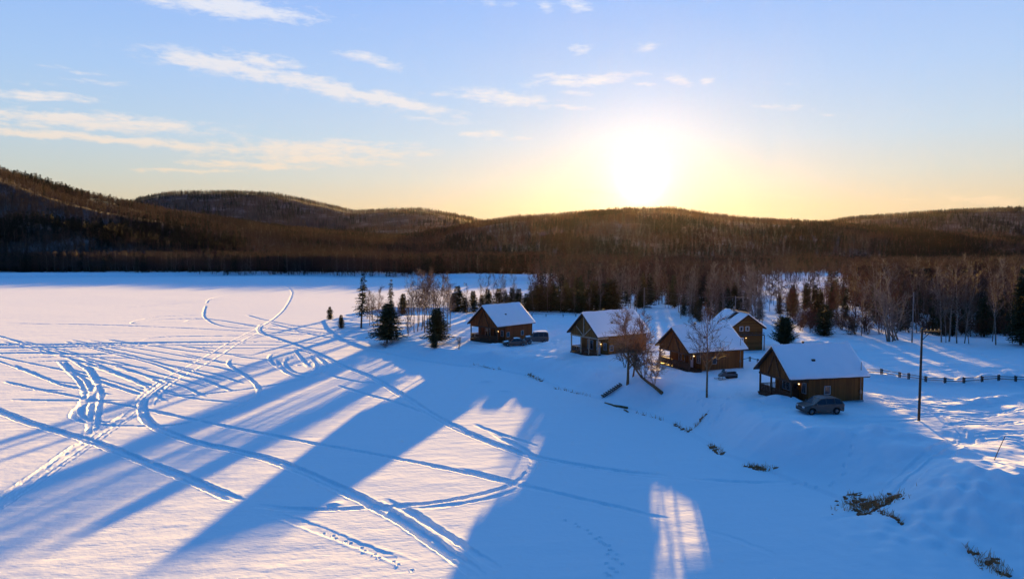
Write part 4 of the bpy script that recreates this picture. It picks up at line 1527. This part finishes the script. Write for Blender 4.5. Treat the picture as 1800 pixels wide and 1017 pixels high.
# ------------------------------------------------------------------ exposed rock and dead reeds along the shore
def patch(pts, w, nrock, nreed, label, seed, z=.5):
    """broken rock and reeds showing through the snow along a line of sightings; one mass of rubble"""
    rs = np.random.default_rng(seed)
    m = MB(); rd = MB()
    P = [np.array(G(a, b, z)) for a, b in pts]
    def rnd():
        f = rs.uniform(0, len(P) - 1); i = min(int(f), len(P) - 2)
        p = P[i] + (P[i + 1] - P[i]) * (f - i)
        return p + rs.normal(0, w * .4, 2) * [1.5, .8]
    C = [rnd() for _ in range(int(nrock * 3.2))]
    C = [c for c in C if vnoise(np.array([c[0] / .7]), np.array([c[1] / .5]), seed)[0] > -.05 and vnoise(np.array([c[0] / .25]), np.array([c[1] / .2]), seed)[0] > -.15]
    R_ = [rnd() for _ in range(nreed * 2)]
    zc = ground_h(np.array([c[0] for c in C]), np.array([c[1] for c in C]))
    zr = ground_h(np.array([c[0] for c in R_]), np.array([c[1] for c in R_])) if R_ else []
    for c, zz in zip(C, zc):
        r = rs.uniform(.04, .15) * (1 if rs.random() < .9 else 1.7) * (1 if w > .2 else .6)
        k = rs.integers(5, 8)
        n = len(m.v)
        rot = rs.uniform(0, 6.28)
        hh = r * rs.uniform(.2, .5)
        for lv, (f, dz) in enumerate(((1.0, -.15), (.9, hh * .6), (.45, hh))):
            for j in range(k):
                a = rot + 6.283 * j / k
                q = f * r * rs.uniform(.75, 1.2)
                m.v.append((c[0] + q * 1.5 * math.cos(a), c[1] + q * math.sin(a), zz + dz + rs.normal(0, .02)))
        for lv in range(2):
            for j in range(k):
                j2 = (j + 1) % k
                m.f.append((n + lv * k + j, n + lv * k + j2, n + lv * k + k + j2, n + lv * k + k + j))
        m.f.append(tuple(n + 2 * k + j for j in range(k)))
    for c, zz in zip(R_, zr):
        h = rs.uniform(.15, .5)
        dx, dy = rs.normal(0, .15, 2)
        m_ = rd
        m_.tube([(c[0], c[1], zz - .05), (c[0] + dx, c[1] + dy, zz + h)], [.02, .008], 3, cap=False)
    if m.v:
        tag(m.build('rock_rubble', MATS['rock']), label, 'rocks', kind='stuff')
    if rd.v:
        tag(rd.build('dead_reeds', MATS['reed']), label.replace('broken rock', 'dead reeds'), 'reeds', kind='stuff')


patch([(1500, 880), (1520, 888), (1545, 886), (1570, 890)], 1.3, 90, 160, 'brown broken rock in the largest bare patch of the near shore', 1, .5)
patch([(1495, 868), (1505, 885), (1530, 903)], .5, 40, 40, 'brown broken rock on the left rim of the largest bare patch', 2, .3)
patch([(1545, 908), (1565, 920), (1585, 932)], .10, 34, 20, 'dark broken rock in the crack right of the largest bare patch', 3, .15)
patch([(1315, 813), (1335, 818), (1352, 822)], .45, 40, 50, 'brown broken rock in the small bare patch below the nearest cabin', 4, .4)
patch([(1725, 988), (1745, 1000), (1770, 1012)], .5, 50, 50, 'dark broken rock at the bottom right shore', 5, .2)
patch([(1690, 976), (1710, 984), (1730, 990)], .08, 22, 10, 'dark broken rock in the thin crack at the bottom right shore', 6, .12)
patch([(1185, 742), (1210, 755), (1240, 747)], .25, 30, 40, 'brown broken rock at the foot of the slender bankside tree', 7, .3)
patch([(1245, 778), (1260, 788), (1272, 796)], .3, 24, 30, 'brown broken rock between the slender tree and the small bare patch', 8, .25)
patch([(928, 658), (940, 663), (952, 668)], .35, 16, 40, 'brown broken rock on the shore below the far left cabin', 9, .2)
patch([(830, 642), (860, 646), (880, 649)], .1, 14, 10, 'thin line of broken rock at the shore left of the pale-posted cabin', 10, .15)
patch([(975, 681), (1000, 686), (1040, 696)], .12, 22, 20, 'thin line of broken rock at the shore below the pale-posted cabin', 11, .15)
patch([(1115, 723), (1150, 732), (1170, 738)], .1, 10, 14, 'few specks of broken rock at the shore right of the logs', 12, .15)
# ------------------------------------------------------------------ hills
HILLS = []


def hill(crest, footY, label_i, sub=3.0, gully=.12, seed=0, treeh=9.0, back=1.6, prof=1.0):
    """crest: sightings (px, py, depth); slopes down to the foot line towards the viewer and away behind"""
    C = []
    for px, py, Yd in crest:
        x, z = AT(px, Yd, py)
        C.append((x, Yd, max(z - treeh, 2)))
    C = np.array(C)
    t = np.linspace(0, 1, len(C))
    nu = 220
    tu = np.linspace(0, 1, nu)
    # smooth resample
    S = spline(C[:, :2], 1e9) if False else None
    cx = np.interp(tu, t, C[:, 0]); cyy = np.interp(tu, t, C[:, 1]); cz = np.interp(tu, t, C[:, 2])
    k = np.ones(5) / 5
    for arr in (cz,):
        pad = np.pad(arr, 2, mode='edge'); arr[:] = np.convolve(pad, k, 'valid')
    fy = np.interp(tu, np.linspace(0, 1, len(footY)), footY)
    fx = cx / cyy * fy
    nv = 90
    vv = np.linspace(0, 1 + back, nv)
    V = np.zeros((nv, nu, 3))
    for j, v in enumerate(vv):
        x = fx + (cx - fx) * v; y = fy + (cyy - fy) * v
        if v <= 1: p = (1 - np.cos(PI * v ** prof)) / 2
        else: p = (1 + math.cos(PI * min(1, (v - 1) / back))) / 2
        z = cz * p
        am = gully * np.clip(cz, 20, 130) * math.sin(PI * min(1, v)) ** 1.0 if v <= 1 else gully * 30
        z = z + am * fbm(x / 170 + seed, y / 170, 3, seed) * (1 if v <= 1 else .4)
        V[j, :, 0], V[j, :, 1], V[j, :, 2] = x, y, z * 1.0 + .6 - 1.5 * (v < .001) * 1.0
    idx = np.arange(nv * nu).reshape(nv, nu)
    F = np.stack([idx[:-1, :-1], idx[:-1, 1:], idx[1:, 1:], idx[1:, :-1]], -1).reshape(-1, 4)
    o = np_mesh('hill', V.reshape(-1, 3), F, MATS['hill_floor'])
    tag(o, kind='structure')
    HILLS.append((V, vv))
    return V, vv


m = mat('hill_floor', (.15, .13, .135), .95, nscale=.016, col2=(.05, .034, .028))
for _n in m.node_tree.nodes:
    if _n.type == 'VALTORGB':
        _n.color_ramp.elements[0].position = .5
        _n.color_ramp.elements[1].position = .72
V1 = hill([(-620, 330, 1000), (-400, 285, 950), (-200, 280, 930), (-60, 292, 920), (0, 306, 920), (80, 321, 930), (170, 345, 960), (240, 360, 990), (330, 378, 1050), (430, 390, 1120), (520, 400, 1200),
           (620, 410, 1290), (720, 418, 1380), (800, 424, 1450), (900, 428, 1500)], [520, 500, 495, 500, 510, 520, 560], 1, seed=3, gully=.36, prof=.9)
V2h = hill([(60, 400, 2500), (180, 371, 2500), (240, 351, 2500), (290, 341, 2520), (330, 339, 2550), (400, 338, 2600), (480, 341, 2600), (540, 353, 2600), (620, 372, 2600), (680, 370, 2600), (740, 369, 2550),
            (800, 378, 2500), (835, 386, 2500), (900, 402, 2500)], [1500, 1500, 1500], 2, seed=8, gully=.10)
V3 = hill([(560, 425, 1450), (640, 420, 1430), (700, 414, 1400), (780, 403, 1370), (850, 391, 1370), (900, 384, 1370), (960, 379, 1370), (1020, 375, 1370), (1080, 369, 1370), (1130, 367, 1370), (1180, 366, 1370),
           (1240, 375, 1370), (1300, 383, 1370), (1400, 390, 1370), (1450, 393, 1380), (1550, 400, 1400), (1650, 408, 1400), (1750, 416, 1400), (1900, 424, 1400), (2150, 428, 1400)],
          [640, 640, 640, 640, 640, 640], 3, seed=14, gully=.2)
V4 = hill([(1330, 420, 2300), (1400, 399, 2300), (1450, 390, 2300), (1500, 382, 2300), (1600, 375, 2300), (1700, 369, 2300), (1800, 366, 2300), (1950, 362, 2300), (2150, 370, 2300), (2400, 390, 2300)],
          [1420, 1420, 1420], 4, seed=22, gully=.10)
V5 = hill([(480, 425, 1750), (560, 411, 1750), (640, 401, 1750), (720, 398, 1750), (800, 404, 1750), (880, 415, 1750), (960, 425, 1750)], [1480, 1480], 5, seed=28, gully=.05)


# ------------------------------------------------------------------ woods: many small trees merged into a mass per hillside
def hidden(mb_pair_list):
    """one loose mesh object (not in the scene) used as the leaf of a wood"""
    V, F, mi = [], [], []
    me = bpy.data.meshes.new('wood_tree')
    mats = []
    for mb, m in mb_pair_list:
        n = len(V)
        V += mb.v; F += [tuple(n + i for i in f) for f in mb.f]; mi += [len(mats)] * len(mb.f)
        mats.append(MATS[m])
    me.from_pydata(V, [], F); me.update()
    for m in mats: me.materials.append(m)
    me.polygons.foreach_set('material_index', mi)
    return bpy.data.objects.new('wood_tree', me)


def far_bare(seed, h=10, spread=.3, tw=.05, nl=11, bark='far_bare', twm='far_bare'):
    a, b = bare_mesh(seed, h, .13, spread=spread, first=.3, limbs=nl, dens=.62, up=.9, tw=tw)
    return hidden([(a, bark), (b, twm)])


def far_spruce(seed, h=10, Rb=1.9):
    a, b = spruce_mesh(seed, h, Rb, .8, .05, .62, .62, .05, .2)
    return hidden([(b, 'far_needles')])


KINDS_ = [far_bare(500), far_bare(501, spread=.36), far_bare(502, tw=.06), far_bare(503, bark='bark_birch', twm='far_bare'), far_spruce(510), far_spruce(511, Rb=1.5)]


def wood(name, P, S, K, label):
    """P points, S sizes, K kind index: an instanced wood"""
    me = bpy.data.meshes.new(name)
    me.vertices.add(len(P))
    me.vertices.foreach_set('co', np.ascontiguousarray(P, dtype=np.float32).ravel())
    for nm, arr, ty in (('size', S, 'FLOAT'), ('turn', RNG.uniform(0, 6.28, len(P)), 'FLOAT'), ('sort', K, 'INT')):
        at = me.attributes.new(nm, ty, 'POINT')
        at.data.foreach_set('value', np.ascontiguousarray(arr, dtype=np.float32 if ty == 'FLOAT' else np.int32))
    o = bpy.data.objects.new(name, me)
    COL.objects.link(o)
    tag(o, label, 'forest', kind='stuff')
    ng = bpy.data.node_groups.new(name, 'GeometryNodeTree')
    ng.interface.new_socket('Geometry', in_out='INPUT', socket_type='NodeSocketGeometry')
    ng.interface.new_socket('Geometry', in_out='OUTPUT', socket_type='NodeSocketGeometry')
    N, L = ng.nodes.new, ng.links.new
    gi, go = N('NodeGroupInput'), N('NodeGroupOutput')
    j = N('GeometryNodeGeometryToInstance')
    for kobj in reversed(KINDS_):
        oi = N('GeometryNodeObjectInfo')
        oi.inputs['Object'].default_value = kobj
        L(oi.outputs['Geometry'], j.inputs[0])
    ip = N('GeometryNodeInstanceOnPoints')
    L(gi.outputs[0], ip.inputs['Points']); L(j.outputs[0], ip.inputs['Instance'])
    ip.inputs['Pick Instance'].default_value = True

    def attr(nm, ty):
        a = N('GeometryNodeInputNamedAttribute'); a.data_type = ty; a.inputs['Name'].default_value = nm
        return [s for s in a.outputs if s.enabled][0]
    L(attr('sort', 'INT'), ip.inputs['Instance Index'])
    cb = N('ShaderNodeCombineXYZ'); L(attr('turn', 'FLOAT'), cb.inputs['Z'])
    L(cb.outputs[0], ip.inputs['Rotation'])
    L(attr('size', 'FLOAT'), ip.inputs['Scale'])
    L(ip.outputs[0], go.inputs[0])
    md = o.modifiers.new('wood', 'NODES'); md.node_group = ng
    return o


def hill_wood(Vh, n, label, conif, v0=0.0, v1=1.12, sz=(.75, 1.2), px_lim=(-80, 1900), seed=1):
    V, vv = Vh
    rs = np.random.default_rng(seed)
    nv, nu = V.shape[:2]
    # area weights
    a = V[1:, :-1] - V[:-1, :-1]; b = V[:-1, 1:] - V[:-1, :-1]
    ar = np.abs(a[..., 0] * b[..., 1] - a[..., 1] * b[..., 0])
    px = 900 + 1200 * V[:-1, :-1, 0] / V[:-1, :-1, 1]
    vm = (vv[:-1, None] >= v0) & (vv[:-1, None] <= v1) & (px > px_lim[0]) & (px < px_lim[1])
    cxx, cyy_ = V[:-1, :-1, 0], V[:-1, :-1, 1]
    thin = np.clip(1.15 - 3.5 * np.clip(fbm(cxx / 60, cyy_ / 90, 3, seed + 40) - .2, 0, 1), .4, 1)
    w = (ar * vm * thin).ravel(); w /= w.sum()
    c = rs.choice(len(w), n, p=w)
    j, i = np.divmod(c, nu - 1)
    s, t = rs.random(n)[:, None], rs.random(n)[:, None]
    P = V[j, i] * (1 - s) * (1 - t) + V[j, i + 1] * s * (1 - t) + V[j + 1, i] * (1 - s) * t + V[j + 1, i + 1] * s * t
    P[:, 2] -= .3
    cn = fbm(P[:, 0] / 75, P[:, 1] / 110, 4, seed + 4) * 2.2
    P[:, 2] -= 0
    isC = rs.random(n) < np.clip(conif + cn, .02, .95)
    K = np.where(isC, 4 + rs.integers(0, 2, n), rs.choice([0, 1, 2, 0, 1, 3], n))
    S = rs.uniform(sz[0], sz[1], n) * np.where(isC, rs.uniform(.8, 1.25, n), 1.0)
    return wood('forest', P, S, K, label)


hill_wood(V1, 24000, 'brown leafless forest with dark conifers covering the big left hillside', .22, seed=1, v1=1.08)
hill_wood(V2h, 13000, 'leafless forest on the far blue flat-topped hill left of centre', .2, v1=1.05, sz=(1.0, 1.6), px_lim=(100, 950), seed=2)
hill_wood(V3, 26000, 'forest covering the long central hill right under the sun', .3, v1=1.06, px_lim=(500, 1950), seed=3)
hill_wood(V4, 8000, 'forest on the far hill at the right edge', .35, v0=.2, v1=1.05, sz=(1.0, 1.5), px_lim=(1300, 1950), seed=4)
hill_wood(V5, 3000, 'forest on the low dark rise in the gap between the hills', .35, v0=.2, v1=1.1, sz=(1.0, 1.4), px_lim=(400, 1000), seed=5)


def flat_wood(n, px0, px1, Y0, Y1, label, conif, sz, keep=None, seed=1):
    rs = np.random.default_rng(seed)
    px = rs.uniform(px0, px1, n)
    Yy = np.sqrt(rs.uniform(Y0 ** 2, Y1 ** 2, n))
    x = (px - 900) / 1200 * Yy
    d = land_dist(x, Yy)
    ok = d > 2.0
    if keep is not None: ok &= keep(px, Yy, rs.random(n), x)
    x, Yy = x[ok], Yy[ok]
    z = ground_h(x, Yy) - .2
    u = x * .983 - Yy * .185
    lim = np.where((u > -21) & (u < -12), .097 * (Yy - 84), np.where((u > .6) & (u < 4), .097 * (Yy - 56), 99)) - 2.4
    n = len(x)
    cn = fbm(x / 40, Yy / 40, 3, seed + 4) * 1.3
    isC = rs.random(n) < np.clip(conif + cn, .02, .95)
    K = np.where(isC, 4 + rs.integers(0, 2, n), rs.choice([0, 1, 2, 0, 1, 3], n))
    S = np.minimum(rs.uniform(sz[0], sz[1], n), lim / 10)
    return wood('forest', np.stack([x, Yy, z], 1), S, K, label)


def clear1(px, Y, r, x):
    c = np.zeros(px.shape, bool)
    px0, Y0 = px, Y
    px = px + 130 * vnoise(x / 14, Y / 14, 91)
    Y = Y + 60 * vnoise(x / 16, Y / 22, 92)
    c |= (px > 1265) & (px < 1500) & (Y > 405) & (Y < 462) & (r > .03)
    c |= (px > 1330) & (px < 1520) & (Y > 235) & (Y < 345) & (r > .05)
    c |= (px > 900) & (px < 980) & (Y > 430) & (Y < 480) & (r > .1)
    c |= (px0 + 170 * vnoise(x / 9, Y0 / 12, 95) < 985 - .2 * (Y0 - 240)) & (Y0 > 225) & (Y0 < 450) & (r > .1)
    c |= (px > 1060) & (px < 1110) & (Y > 330) & (Y < 370) & (r > .2)
    c |= (px > 930) & (px < 1000) & (Y > 240) & (Y < 330) & (r > .35)
    c |= (px > 1300) & (px < 1500) & (Y < 250) & (r > .2)
    c |= (px < 1230) & (Y < 235) & (r > .15)
    # low brush only in front of the clearings so the snow shows
    c |= (px > 1265) & (px < 1500) & (Y > 345) & (Y < 405) & (r > .5)
    return ~c


flat_wood(6500, 480, 960, 455, 660, 'dark forest along the far shore between the hills', .35, (.5, 1.35), seed=11)
flat_wood(3200, -100, 620, 482, 560, 'dark forest edge along the far left shore', .15, (.6, 1.4), seed=12)
flat_wood(11500, 930, 1920, 190, 660, 'mixed forest filling the valley behind the cabins', .16, (.55, 1.0), clear1, seed=13)
flat_wood(1300, 1500, 1920, 178, 300, 'dense reddish leafless forest behind the right-hand birches', .12, (.9, 1.25), seed=14)
flat_wood(900, 930, 1290, 205, 330, 'dark conifer stand in the glare behind the left cabins', .2, (.6, .95), clear1, seed=15)
# ------------------------------------------------------------------ camera, sun, sky, air
cam = bpy.data.cameras.new('camera')
cam.sensor_width = 36
cam.lens = 24.0
cam.clip_end = 30000
cam.clip_start = .5
co = bpy.data.objects.new('camera', cam)
COL.objects.link(co)
co.location = (0, 0, CAM_Z)
co.rotation_euler = (PI / 2 - PITCH, 0, 0)
SC.camera = co

SUN = Vector(((1128 - 900) / 1200.0, 0, 0)) + Vector((0, CP, -SP)) + Vector((0, SP, CP)) * ((508.5 - 315) / 1200.0)
SUN.normalize()
EL = math.asin(SUN.z); AZ = math.atan2(SUN.x, SUN.y)
sl = bpy.data.lights.new('sun', 'SUN')
sl.energy = 5.0
sl.angle = R(.55)
sl.color = (1.0, .57, .14)
so = bpy.data.objects.new('sun', sl)
COL.objects.link(so)
so.rotation_euler = SUN.to_track_quat('Z', 'Y').to_euler()

w = bpy.data.worlds.new('World')
SC.world = w
w.use_nodes = True
nt = w.node_tree
nt.nodes.clear()
NN, LL = nt.nodes.new, nt.links.new


def mth(op, *a, clamp=False):
    n = NN('ShaderNodeMath'); n.operation = op; n.use_clamp = clamp
    for i, v in enumerate(a):
        if isinstance(v, (int, float)): n.inputs[i].default_value = v
        else: LL(v, n.inputs[i])
    return n.outputs[0]


def ramp(fac, stops, interp='LINEAR'):
    r = NN('ShaderNodeValToRGB'); cr = r.color_ramp; cr.interpolation = interp
    while len(cr.elements) < len(stops): cr.elements.new(.5)
    for e, (p, c) in zip(cr.elements, stops):
        e.position = p; e.color = (*c, 1)
    LL(fac, r.inputs[0])
    return r.outputs[0]


def mixc(kind, f, a, b):
    n = NN('ShaderNodeMix'); n.data_type = 'RGBA'; n.blend_type = kind
    if isinstance(f, (int, float)): n.inputs['Factor'].default_value = f
    else: LL(f, n.inputs['Factor'])
    for s, v in (('A', a), ('B', b)):
        i = [q for q in n.inputs if q.name == s and q.type == 'RGBA'][0]
        if isinstance(v, tuple): i.default_value = (*v, 1)
        else: LL(v, i)
    return [q for q in n.outputs if q.type == 'RGBA'][0]


SKY_STR, EXPO = .10, 2.55
SKYGAIN = 1.0
HAZE, HAZE_G = .0000019, .80
tc = NN('ShaderNodeTexCoord')
sx = NN('ShaderNodeSeparateXYZ')
LL(tc.outputs['Generated'], sx.inputs[0])
el = mth('ARCSINE', sx.outputs['Z'])
az = mth('ARCTAN2', sx.outputs['X'], sx.outputs['Y'])
sky = NN('ShaderNodeTexSky')
sky.sky_type = 'NISHITA'
sky.sun_disc = False
sky.sun_elevation = EL
sky.sun_rotation = AZ
sky.altitude = 200
sky.air_density = 1.0
sky.dust_density = .8
sky.ozone_density = 3.0
eln = mth('DIVIDE', el, PI / 2, clamp=True)
tint = ramp(eln, TINT) if 'TINT' in globals() else ramp(eln, [(0, (1, 1, 1)), (1, (1, 1, 1))])
base = mixc('MULTIPLY', 1.0, sky.outputs[0], tint)
def lin(c):
    return tuple(((v / 255 + .055) / 1.055) ** 2.4 if v > 10 else v / 255 / 12.92 for v in c)


def deg(d):
    return d / 90.0


def dsp(px, py):
    a, b = (px - 900) / 1200.0, (508.5 - py) / 1200.0
    v = Vector((a, b * SP + CP, b * CP - SP)).normalized()
    return math.atan2(v.x, v.y), math.asin(v.z)


# clear-sky colour by height above the horizon: towards the sun, and on the opposite side
front = ramp(eln, [(0, lin((226, 196, 150))), (deg(3.2), lin((234, 210, 174))), (deg(5.5), lin((221, 218, 206))), (deg(8.5), lin((206, 221, 234))), (deg(13), lin((188, 213, 248))),
                   (deg(20), lin((160, 195, 254))), (deg(28), lin((120, 172, 238))), (deg(45), lin((112, 166, 224))), (deg(90), lin((98, 156, 213)))])
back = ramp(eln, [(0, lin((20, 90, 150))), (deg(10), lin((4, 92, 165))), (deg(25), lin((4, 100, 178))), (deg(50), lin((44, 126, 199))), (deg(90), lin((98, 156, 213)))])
vm = NN('ShaderNodeVectorMath'); vm.operation = 'DOT_PRODUCT'
LL(tc.outputs['Generated'], vm.inputs[0])
vm.inputs[1].default_value = tuple(SUN)
dt = vm.outputs['Value']
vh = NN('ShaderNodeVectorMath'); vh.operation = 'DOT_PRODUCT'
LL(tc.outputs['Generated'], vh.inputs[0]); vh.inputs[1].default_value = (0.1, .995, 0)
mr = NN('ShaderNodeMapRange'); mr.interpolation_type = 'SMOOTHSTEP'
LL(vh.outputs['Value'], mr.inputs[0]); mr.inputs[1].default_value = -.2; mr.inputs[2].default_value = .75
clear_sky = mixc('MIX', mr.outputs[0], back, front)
ang = mth('ARCCOSINE', mth('MINIMUM', dt, .9999999))
# cooler and deeper to the far left of the sun
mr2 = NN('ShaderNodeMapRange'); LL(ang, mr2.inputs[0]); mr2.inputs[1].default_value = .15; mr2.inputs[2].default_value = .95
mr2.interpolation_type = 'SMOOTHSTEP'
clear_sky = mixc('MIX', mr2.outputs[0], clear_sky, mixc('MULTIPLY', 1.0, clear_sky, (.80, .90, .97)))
# aureole of the sun
def gauss(s):
    q = mth('DIVIDE', ang, s)
    return mth('EXPONENT', mth('MULTIPLY', mth('MULTIPLY', q, q), -1.0))


def expo(s):
    return mth('EXPONENT', mth('MULTIPLY', mth('DIVIDE', ang, s), -1.0))


def scaled(c, f):
    n = NN('ShaderNodeVectorMath'); n.operation = 'SCALE'
    n.inputs[0].default_value = c
    LL(f, n.inputs['Scale'])
    return n.outputs[0]


lowm = mth('SUBTRACT', 1.0, mth('DIVIDE', el, .20, clamp=True))
g1 = mixc('ADD', 1.0, scaled((7.0, 6.2, 4.8), gauss(.0165)), scaled((1.1, .95, .75), expo(.026)))
g2 = scaled((.34, .25, .15), expo(.07))
g3 = scaled((.14, .06, .01), mth('MULTIPLY', expo(.28), lowm))
tot = mixc('ADD', 1.0, mixc('ADD', 1.0, g1, g2), g3)
with_sun = mixc('ADD', 1.0, clear_sky, tot)

# thin clouds: soft streaks torn by noise
cv = NN('ShaderNodeCombineXYZ'); LL(az, cv.inputs[0]); LL(el, cv.inputs[1])
def cnoise(scale, st, detail, rot=0.0, rough=.6):
    mp = NN('ShaderNodeMapping'); LL(cv.outputs[0], mp.inputs[0]); mp.inputs['Scale'].default_value = st; mp.inputs['Rotation'].default_value = (0, 0, rot)
    nz = NN('ShaderNodeTexNoise'); nz.inputs['Scale'].default_value = scale; nz.inputs['Detail'].default_value = detail; nz.inputs['Roughness'].default_value = rough
    nz.inputs['Distortion'].default_value = .4
    LL(mp.outputs[0], nz.inputs['Vector'])
    return nz.outputs['Fac']
n1 = cnoise(30, (1, 3.4, 1), 7, R(8), .62)
n2 = cnoise(70, (1, 4.0, 1), 4, R(4))
nn = mth('ADD', mth('MULTIPLY', n1, .7), mth('MULTIPLY', n2, .3))
wz = mth('MULTIPLY', mth('SUBTRACT', cnoise(14, (1, 1, 1), 3), .5), .03)
azw = mth('ADD', az, wz)
elw = mth('ADD', el, mth('MULTIPLY', wz, .5))
CL = [(400, 12, 145, 17, 8, 1.0), (330, 2, 80, 10, 4, .8), (480, 20, 60, 12, 14, .7), (400, 118, 125, 17, 10, 1.0), (460, 108, 75, 14, 4, .8), (560, 150, 100, 17, 16, 1.0), (660, 172, 160, 12, 12, 1.05),
      (650, 105, 60, 12, 14, .75), (780, 165, 40, 6, 2, .6), (885, 172, 85, 13, 6, .95), (1000, 188, 70, 5, 2, .5), (1030, 142, 110, 8, -4, .95), (1000, 134, 60, 6, 0, .8), (1020, 162, 35, 5, 2, .6),
      (1135, 150, 30, 4, 0, .6), (1135, 85, 28, 11, 4, .6), (1018, 86, 26, 11, 4, .7), (960, 14, 22, 9, 4, .6), (1015, 10, 34, 10, 10, .8), (880, 5, 60, 10, 2, .4), (1195, 142, 28, 9, 4, .75), (1245, 142, 16, 7, 6, .7),
      (1370, 146, 34, 8, 3, .35), (1370, 188, 60, 5, 5, .5), (1470, 200, 40, 4, 3, .35), (60, 168, 90, 8, 4, .75), (40, 150, 40, 5, 3, .5), (130, 125, 60, 4, 8, .55), (170, 145, 70, 4, 5, .5),
      (130, 212, 200, 14, 4, .95), (250, 222, 120, 13, 5, .8), (120, 240, 260, 7, 4, 1.0), (330, 258, 150, 8, 5, .8), (560, 262, 190, 17, 2, .9), (560, 280, 170, 12, 2, .8), (440, 290, 110, 7, 3, 1.0), (700, 268, 90, 8, 3, .6),
      (330, 299, 90, 4, 2, .8), (760, 210, 90, 6, 6, .5), (845, 236, 45, 8, 4, .8), (915, 243, 30, 5, 0, .6), (960, 296, 30, 3, 0, .5), (1040, 338, 50, 5, 3, .7), (1600, 350, 60, 3, 2, .45), (1720, 350, 70, 7, 4, .7),
      (1380, 345, 60, 4, 2, .5), (1740, 257, 40, 4, 0, .4), (1230, 295, 60, 5, 0, .3), (620, 250, 120, 6, 3, .6)]
acc = None
for (cx_, cy_, a_, b_, rt, wt) in CL:
    a0, e0 = dsp(cx_, cy_)
    a1, e1 = dsp(cx_ + 10, cy_ + 10 * math.tan(R(rt)))
    th = math.atan2(e1 - e0, a1 - a0)
    sa_, sb_ = a_ / 1200.0, b_ / 1200.0
    mp = NN('ShaderNodeMapping'); mp.vector_type = 'TEXTURE'
    if acc is None:
        cw = NN('ShaderNodeCombineXYZ'); LL(azw, cw.inputs[0]); LL(elw, cw.inputs[1])
    LL(cw.outputs[0], mp.inputs[0])
    mp.inputs['Location'].default_value = (a0, e0, 0)
    mp.inputs['Rotation'].default_value = (0, 0, th)
    mp.inputs['Scale'].default_value = (sa_, sb_, 1)
    ln = NN('ShaderNodeVectorMath'); ln.operation = 'DOT_PRODUCT'
    LL(mp.outputs[0], ln.inputs[0]); LL(mp.outputs[0], ln.inputs[1])
    m_ = mth('MULTIPLY', mth('EXPONENT', mth('MULTIPLY', ln.outputs['Value'], -1.0)), wt)
    acc = m_ if acc is None else mth('MAXIMUM', acc, m_)
cd_ = mth('ADD', mth('MULTIPLY', acc, 1.25), mth('MULTIPLY', mth('SUBTRACT', nn, .5), 3.4))
cd_ = mth('MULTIPLY', mth('SUBTRACT', cd_, .34), 1.25, clamp=True)
cd_ = mth('MULTIPLY', cd_, mth('MULTIPLY', acc, 2.2, clamp=True))
cm = mth('MULTIPLY', cd_, .82, clamp=True)
ccol = ramp(eln, [(0, lin((255, 214, 160))), (deg(6), lin((250, 226, 200))), (deg(10), lin((248, 238, 232))), (deg(20), lin((240, 243, 252)))])
ccol = mixc('ADD', 1.0, ccol, g2)
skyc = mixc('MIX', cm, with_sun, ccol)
# display value -> scene value, plus a share of the physical sky
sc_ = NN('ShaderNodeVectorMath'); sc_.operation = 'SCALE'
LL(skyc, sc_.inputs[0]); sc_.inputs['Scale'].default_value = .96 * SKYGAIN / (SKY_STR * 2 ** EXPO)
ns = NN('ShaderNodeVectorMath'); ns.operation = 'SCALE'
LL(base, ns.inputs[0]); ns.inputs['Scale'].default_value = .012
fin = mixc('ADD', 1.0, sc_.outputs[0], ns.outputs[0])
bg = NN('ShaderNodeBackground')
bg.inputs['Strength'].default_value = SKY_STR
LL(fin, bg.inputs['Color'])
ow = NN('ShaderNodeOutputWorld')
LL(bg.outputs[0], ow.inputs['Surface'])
w.cycles.sampling_method = 'MANUAL'
w.cycles.sample_map_resolution = 1024

SC.view_settings.view_transform = 'Standard'
SC.view_settings.look = 'None'
SC.view_settings.exposure = EXPO
SC.view_settings.gamma = 1
SC.cycles.max_bounces = 6
SC.cycles.diffuse_bounces = 3
SC.cycles.volume_bounces = 0
SC.cycles.transparent_max_bounces = 8
SC.cycles.sample_clamp_indirect = 6
SC.cycles.use_denoising = True

if HAZE:
    hb = MB().box(-3400, 3600, -40, 3600, -1.6, 262).build('haze', None)
    tag(hb, kind='stuff')
    hm = bpy.data.materials.new('air')
    hm.use_nodes = True
    ht = hm.node_tree
    ht.nodes.clear()
    pv = ht.nodes.new('ShaderNodeVolumePrincipled')
    pv.inputs['Color'].default_value = (1.0, .86, .92, 1)
    pv.inputs['Density'].default_value = HAZE
    pv.inputs['Anisotropy'].default_value = HAZE_G
    mo = ht.nodes.new('ShaderNodeOutputMaterial')
    ht.links.new(pv.outputs[0], mo.inputs['Volume'])
    hb.data.materials.append(hm)
